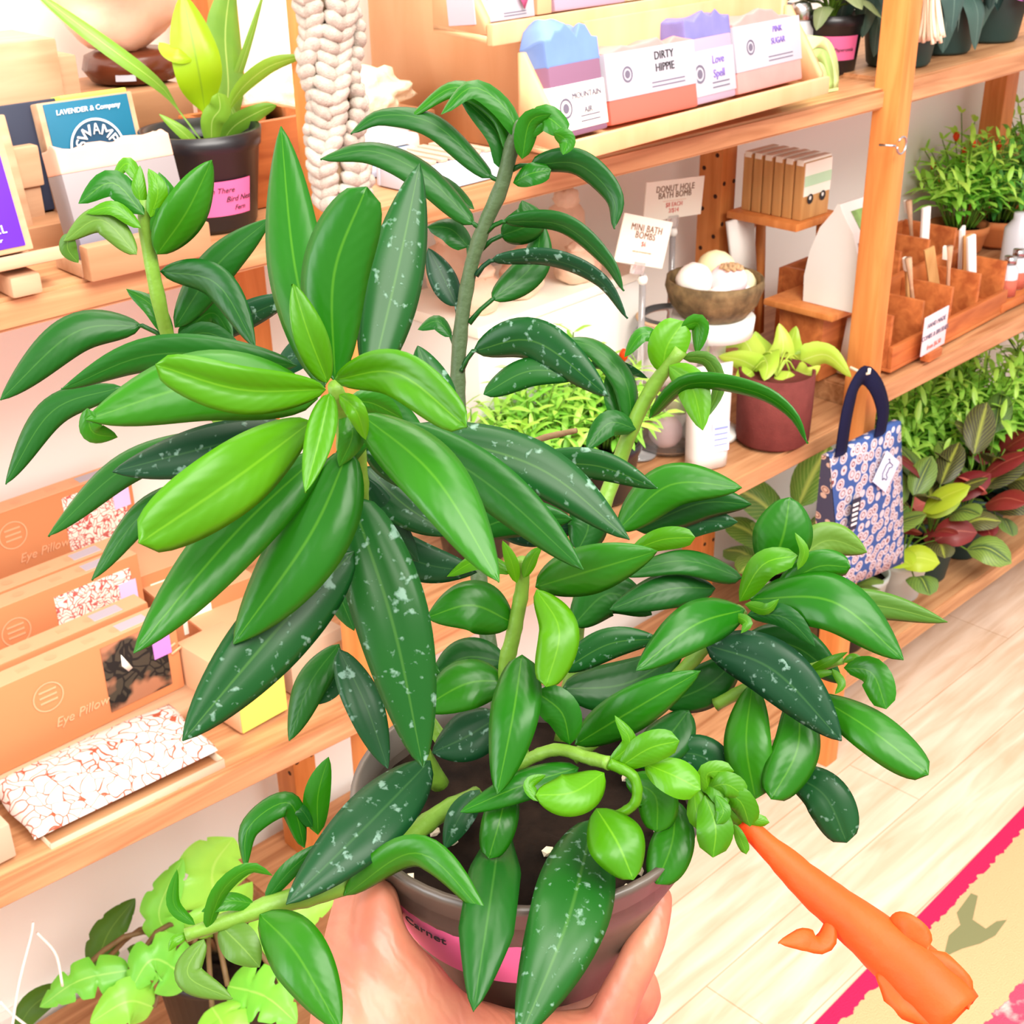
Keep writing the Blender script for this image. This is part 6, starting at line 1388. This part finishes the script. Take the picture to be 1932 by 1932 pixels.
(Y, 'round', 52, 10, .25, 0, ((1190, 1040, 38.8), (1250, 1018, 38.4), (1312, 1014, 38.2))),
(G, 'lance', 100, -12, .22, 0, ((1165, 1000, 40.6), (1265, 915, 40), (1400, 920, 39.6))),
(D_, 'lance', 84, 10, .2, 0, ((1200, 1000, 41.4), (1320, 950, 41), (1418, 952, 40.8))),
(DS, 'lance', 62, 10, .2, 0, ((1255, 1015, 41.6), (1320, 985, 41.4), (1392, 985, 41.2))),
(DS, 'lance', 130, 10, .15, 0, ((1330, 1215, 38.8), (1460, 1265, 38), (1588, 1398, 37.6))),
(G, 'round', 98, -12, .25, 0, ((1535, 1310, 39), (1640, 1375, 37.6), (1752, 1462, 37))),
(G, 'round', 106, 14, .2, 0, ((1420, 1290, 39.4), (1408, 1400, 38.6), (1425, 1508, 38.4))),
(G, 'round', 104, -12, .2, 0, ((1505, 1300, 39.4), (1505, 1410, 38.4), (1455, 1508, 38))),
(DS, 'round', 104, 5, .15, 0, ((1480, 1455, 39.4), (1555, 1500, 38.6), (1598, 1590, 38.4))),
(G, 'round', 70, 12, .2, 0, ((1592, 1260, 38.4), (1645, 1270, 37.8), (1672, 1338, 37.6))),
(G, 'lance', 100, 12, .2, 0, ((1085, 1405, 38), (1210, 1330, 36.8), (1322, 1266, 36.6))),
(S_, 'lance', 72, 10, .2, 0, ((1060, 1265, 39), (1150, 1215, 38.8), (1245, 1205, 38.8))),
(D_, 'lance', 110, -10, .2, 0, ((1060, 1300, 40), (1180, 1290, 40), (1290, 1230, 40))),
(D_, 'lance', 100, 10, .2, 0, ((1250, 1330, 40.4), (1340, 1290, 40), (1400, 1230, 40))),
(D_, 'lance', 100, 20, .2, 0, ((1300, 1340, 40), (1250, 1400, 39.6), (1180, 1440, 39.6))),
(DS, 'lance', 90, 10, .2, 0, ((1260, 1420, 39.6), (1330, 1430, 39.4), (1395, 1500, 39.4))),
(D_, 'lance', 100, 0, .2, 0, ((1080, 1180, 41), (1150, 1120, 41), (1230, 1160, 41))),
(D_, 'lance', 90, 20, .2, 0, ((880, 1010, 41), (960, 980, 41), (1080, 980, 41))),
(DS, 'lance', 80, 10, .2, 0, ((900, 960, 42), (1000, 1000, 42), (1100, 990, 42))),
(D_, 'lance', 90, 10, .2, 0, ((1400, 1210, 40), (1500, 1220, 40), (1590, 1290, 40))),
(D_, 'lance', 90, 10, .2, 0, ((1090, 1040, 41.5), (1110, 990, 41.5), (1090, 930, 41.5))),
# lower front shoot
(Y, 'lance', 34, 15, .2, 0, ((1150, 1440, 36), (1188, 1400, 35.8), (1160, 1350, 35.8))),
(Y, 'round', 72, 10, .2, 0, ((1165, 1450, 36), (1225, 1412, 35.6), (1282, 1398, 35.6))),
(Y, 'oval', 84, 15, .3, 0, ((1140, 1458, 35.8), (1080, 1495, 35), (1010, 1500, 35))),
(Y, 'lance', 28, 20, .2, 0, ((1015, 1512, 35), (1000, 1480, 35.2), (1030, 1462, 35.4))),
(Y, 'oval', 108, -8, .22, 0, ((1125, 1525, 36), (1165, 1590, 35), (1195, 1660, 34.8))),
(Y, 'round', 84, -15, .2, 0, ((1215, 1440, 36.2), (1275, 1465, 35.8), (1322, 1490, 35.8))),
(G, 'round', 98, 10, .2, 0, ((1275, 1510, 37.6), (1268, 1590, 36.8), (1238, 1668, 36.6))),
(G, 'round', 92, 10, .2, 0, ((1180, 1470, 37.4), (1235, 1500, 37), (1240, 1570, 37))),
(D_, 'strap', 104, 5, .14, 0, ((945, 1560, 38), (922, 1720, 34.2), (893, 1908, 32.6))),
(S_, 'lance', 182, -5, .12, 0, ((1120, 1545, 38), (1070, 1740, 34.4), (978, 1965, 33))),
(DS, 'lance', 142, 10, .15, 0, ((812, 1435, 38.5), (690, 1560, 36), (540, 1706, 34.6))),
# trailing lower-left branch
(G, 'lance', 74, 25, .3, 0, ((648, 1690, 36.2), (790, 1610, 35), (926, 1738, 34.2))),
(G, 'lance', 132, 10, .22, 0, ((490, 1725, 35.2), (560, 1800, 34), (642, 1945, 33.4))),
(G, 'lance', 60, 15, .3, 0, ((600, 1575, 37.4), (600, 1500, 37.2), (620, 1428, 37.2))),
(G, 'lance', 56, 20, .3, 0, ((575, 1600, 37), (545, 1515, 36.6), (470, 1560, 36.4), (462, 1640, 36.4))),
(D_, 'long', 28, 30, .3, 0, ((590, 1560, 37), (565, 1525, 36.8), (525, 1522, 36.8))),
(D_, 'lance', 40, 20, .3, 0, ((500, 1700, 35.6), (550, 1640, 35.8), (610, 1590, 36.2))),
(G, 'long', 36, 35, .3, 0, ((392, 1755, 35), (420, 1680, 34.6), (470, 1640, 34.6), (514, 1652, 34.8))),
(G, 'lance', 30, 20, .2, 0, ((368, 1745, 35), (328, 1705, 34.8), (334, 1640, 34.8))),
(PA, 'lance', 84, 10, .15, 0, ((415, 1745, 35.2), (460, 1790, 34.8), (490, 1825, 34.8))),
(PA, 'lance', 62, 15, .2, 0, ((385, 1772, 34.8), (355, 1840, 34.4), (438, 1885, 34.2))),
(G, 'lance', 40, 20, .2, 0, ((480, 1705, 35.4), (430, 1700, 35), (380, 1720, 34.8))),
(Y, 'lance', 24, 10, .2, 0, ((355, 1762, 35), (330, 1775, 34.8), (318, 1795, 34.8))),
]
def area_of(e):
    p = e[6]; L = sum(math.hypot(p[i+1][0]-p[i][0], p[i+1][1]-p[i][1]) for i in range(len(p)-1)); return L*e[2]
order = sorted(range(len(LV)), key=lambda i: -area_of(LV[i]))
keep = set(order[:97])
rest = {}
rg = random.Random(4)
for i, (m_, sh_, wpx, roll, fold, pet, pts) in enumerate(LV):
    P = [P3(q) for q in pts]; big = i in keep
    if big: mb = MB()
    else: mb = rest.setdefault(m_, MB())
    if pet:
        d = (P[0]-CAM).dot(FW); mb.tube([P[0], P[0].lerp(P[1], .5)+UP*.0006, P[1], P[1].lerp(P[2], .06)], [6*d/FPX, 4.6*d/FPX, 4.6*d/FPX, 3.4*d/FPX], 7); P = P[1:]
    m0 = P[len(P)//2]; dm = (m0-CAM).dot(FW); wd = wpx*dm/FPX/max(.3, math.cos(R_(roll)))
    mb.leaf(P, wd, TOCAM(m0), roll, sh_, fold=fold, bulge=.13, nt=22 if big else 12, nu=8, tint=rg.random(), wav=.035)
    if big: mb.build('leaf', m_, gp, True, sharp=False, solid=.0006)
rk_ = [k for k in rest]
for k in rk_: 
    o = rest[k].build('small_leaves', k, gp, True, sharp=False); o['kind'] = 'stuff'
# flower: bud leaves, tube and lobes
fl = MB()
TP = [P3(q) for q in ((1392, 1545, 37), (1440, 1588, 36.7), (1530, 1672, 36.2), (1620, 1745, 35.6), (1700, 1812, 35.1), (1770, 1880, 34.6), (1806, 1918, 34.3))]
C = spline(TP, 30); rp = [15, 24, 34, 42, 52, 62, 58]
rad = []
for i in range(31):
    k = i/30*6; j = min(5, int(k)); r = rp[j]+(rp[j+1]-rp[j])*(k-j); rad.append(r*(C[i]-CAM).dot(FW)/FPX)
fl.tube(C, rad, 20, cap=False)
for v in fl.bm.verts: v.co += v.co.normalized()*0+RT*(.0006*noise.noise(v.co*260))
fo = fl.build('flower', 'petal_orange', gp, True, sharp=False, solid=.0007); fo['label'] = 'orange tubular flower'
TM[fo.name] = TM[gp.name]
for pts, wpx, roll, sh_ in ((((1568, 1728, 35.6), (1552, 1775, 35.2), (1515, 1770, 35), (1468, 1778, 35)), 44, 20, 'strap'), (((1672, 1745, 35.3), (1705, 1752, 34.8), (1750, 1795, 34.6)), 74, 20, 'round'), (((1660, 1830, 34.8), (1710, 1870, 34.4), (1760, 1935, 34)), 80, -20, 'strap'), (((1730, 1800, 34.6), (1790, 1850, 34.3), (1828, 1905, 34.1)), 70, 15, 'strap')):
    P = [P3(q) for q in pts]; m0 = P[1]; b = MB(); b.leaf(P, wpx*(m0-CAM).dot(FW)/FPX, TOCAM(m0), roll, sh_, fold=.35, bulge=.1, nt=14, nu=6, wav=.12)
    b.build('petal', 'petal_orange', fo, True, sharp=False, solid=.0006)
b = MB(); rg = random.Random(12)
for pts, wpx, roll in ((((1330, 1490, 36.4), (1370, 1480, 36), (1408, 1505, 36)), 58, 10), (((1330, 1500, 36.3), (1350, 1560, 35.8), (1345, 1618, 35.8)), 84, -10), (((1345, 1490, 36.4), (1395, 1510, 36), (1415, 1560, 36.2)), 62, 20), (((1340, 1500, 36.4), (1335, 1460, 36.2), (1385, 1455, 36.2)), 48, 20), (((1380, 1520, 36.6), (1420, 1545, 36.6), (1452, 1552, 36.6)), 30, 10), (((1385, 1555, 36.4), (1400, 1590, 36.4), (1408, 1612, 36.4)), 26, 10), (((1310, 1480, 36.6), (1318, 1540, 36.2), (1372, 1560, 36)), 60, 25), (((1350, 1500, 36), (1365, 1530, 35.8), (1352, 1555, 35.8)), 34, 0), (((1300, 1470, 36.8), (1345, 1480, 36.3), (1372, 1520, 36)), 50, -20)):
    P = [P3(q) for q in pts]; m0 = P[1]; b.leaf(P, wpx*(m0-CAM).dot(FW)/FPX, TOCAM(m0), roll, 'round', fold=.3, nt=10, nu=6, wav=.15, tint=rg.random())
b.tube(spline([P3((1290, 1455, 37)), P3((1320, 1485, 36.7)), P3((1395, 1548, 36.9))], 8), .0022, 8)
b.build('calyx', 'calyx', fo, True, sharp=False)
b = MB()
for pts, wpx, roll in ((((1590, 1250, 38.4), (1610, 1240, 38.2), (1632, 1248, 38.2)), 18, 0), (((1520, 1270, 38.8), (1560, 1250, 38.4), (1600, 1230, 38.4)), 22, 10), (((1500, 1290, 38.8), (1545, 1272, 38.5), (1580, 1268, 38.4)), 20, 0), (((1570, 1262, 38.4), (1588, 1290, 38.2), (1575, 1310, 38.2)), 20, 0), (((1385, 1160, 38.4), (1410, 1175, 38), (1398, 1195, 38)), 26, 0), (((1405, 1140, 38.2), (1445, 1150, 37.6), (1470, 1130, 37.5)), 30, 20), (((1505, 1075, 37.6), (1518, 1040, 37.4), (1500, 1005, 37.4)), 22, 10)):
    P = [P3(q) for q in pts]; m0 = P[1]; b.leaf(P, wpx*(m0-CAM).dot(FW)/FPX, TOCAM(m0), roll, 'lance', fold=.3, nt=8, nu=4)
b.build('bud_leaves', 'calyx', gp, True, sharp=False)['kind'] = 'stuff'
# ================================================================ the hand holding the pot
hd = bpy.data.objects
EX = V((math.cos(YAW), -math.sin(YAW), 0)); EY = V((math.sin(YAW), math.cos(YAW), 0)); EZ = V((0, 0, 1))
def H(a, b_, c): return PB+(EX*a+EY*b_+EZ*c)*.01
b = MB()
def limb(pts, rad, n=5):
    P = [H(*p) for p in pts]; N = n*(len(P)-1); C = spline(P, N)
    for i, c in enumerate(C):
        k = i/N*(len(rad)-1); j = min(len(rad)-2, int(k)); r = (rad[j]+(rad[j+1]-rad[j])*(k-j))*.01
        b.blob(c, (r, r, r), 2, 0)
def limbp(pts, rad, n=6):                         # joints given where they are seen: pixel and distance (cm)
    P = [PD(q[0], q[1], q[2]/100) for q in pts]; N = n*(len(P)-1); C = spline(P, N)
    for i, c in enumerate(C):
        k = i/N*(len(rad)-1); j = min(len(rad)-2, int(k)); r = (rad[j]+(rad[j+1]-rad[j])*(k-j))*.01
        b.blob(c, (r, r, r), 2, 0)
limbp([(560, 2700, 35), (640, 2350, 36), (720, 2150, 37)], [3.0, 2.8, 2.6], 7)                              # wrist
limbp([(740, 2090, 37.5), (712, 1960, 37), (690, 1850, 37.2), (690, 1750, 38), (700, 1670, 38.8), (708, 1610, 39.8), (712, 1570, 40.6)], [2.5, 2.25, 1.75, 1.3, 1.05, .95, .8], 6)   # thumb
limbp([(712, 1700, 37.4), (716, 1780, 36.9), (752, 1850, 36.9), (830, 1940, 37.2), (920, 1975, 37.8)], [.65, .95, 1.2, 1.2, 1.1], 7)
limbp([(760, 2080, 37.8), (860, 2000, 38), (960, 2000, 38.6), (1060, 1990, 39), (1120, 1975, 39)], [2.3, 1.75, 1.5, 1.35, 1.15], 6)      # palm edge
for o in (0, 1, 2, 3):
    limb([(-5.5+o*.4, -4.0+o*1.6, -4.6), (-2.0, -1.8+o*1.5, -2.7), (1.2, -1.4+o*1.5, -2.0), (3.0, -1.0+o*1.5, -1.7)], [2.2, 1.8, 1.45, 1.2], 6)
limbp([(1120, 1990, 39.2), (1166, 1890, 38.7), (1206, 1806, 38.5), (1231, 1740, 38.8), (1242, 1694, 39.1)], [.95, .72, .62, .60, .46], 7)       # little finger
limb([(3.0, 1.2, -1.7), (3.6, 3.7, -.3), (3.1, 4.6, 1.4), (2.8, 5.1, 2.8)], [1.15, 1.0, .88, .7], 8)
limb([(2.2, 2.6, -1.7), (2.0, 4.8, -.2), (1.6, 5.5, 1.4), (1.4, 6.0, 2.9)], [1.15, 1.0, .88, .7], 8)
limb([(1.0, 3.4, -1.7), (.1, 5.4, -.2), (-.4, 5.9, 1.4), (-.5, 6.2, 2.9)], [1.15, 1.0, .88, .7], 8)
ho = b.build('person', 'skin', sharp=False)
md = ho.modifiers.new('join', 'REMESH'); md.mode = 'VOXEL'; md.voxel_size = .0011; md.use_smooth_shade = True
md = ho.modifiers.new('soften', 'SMOOTH'); md.factor = .6; md.iterations = 14
tag(ho, 'bare hand with curled fingers holding up the pot of the large trailing plant', 'person')
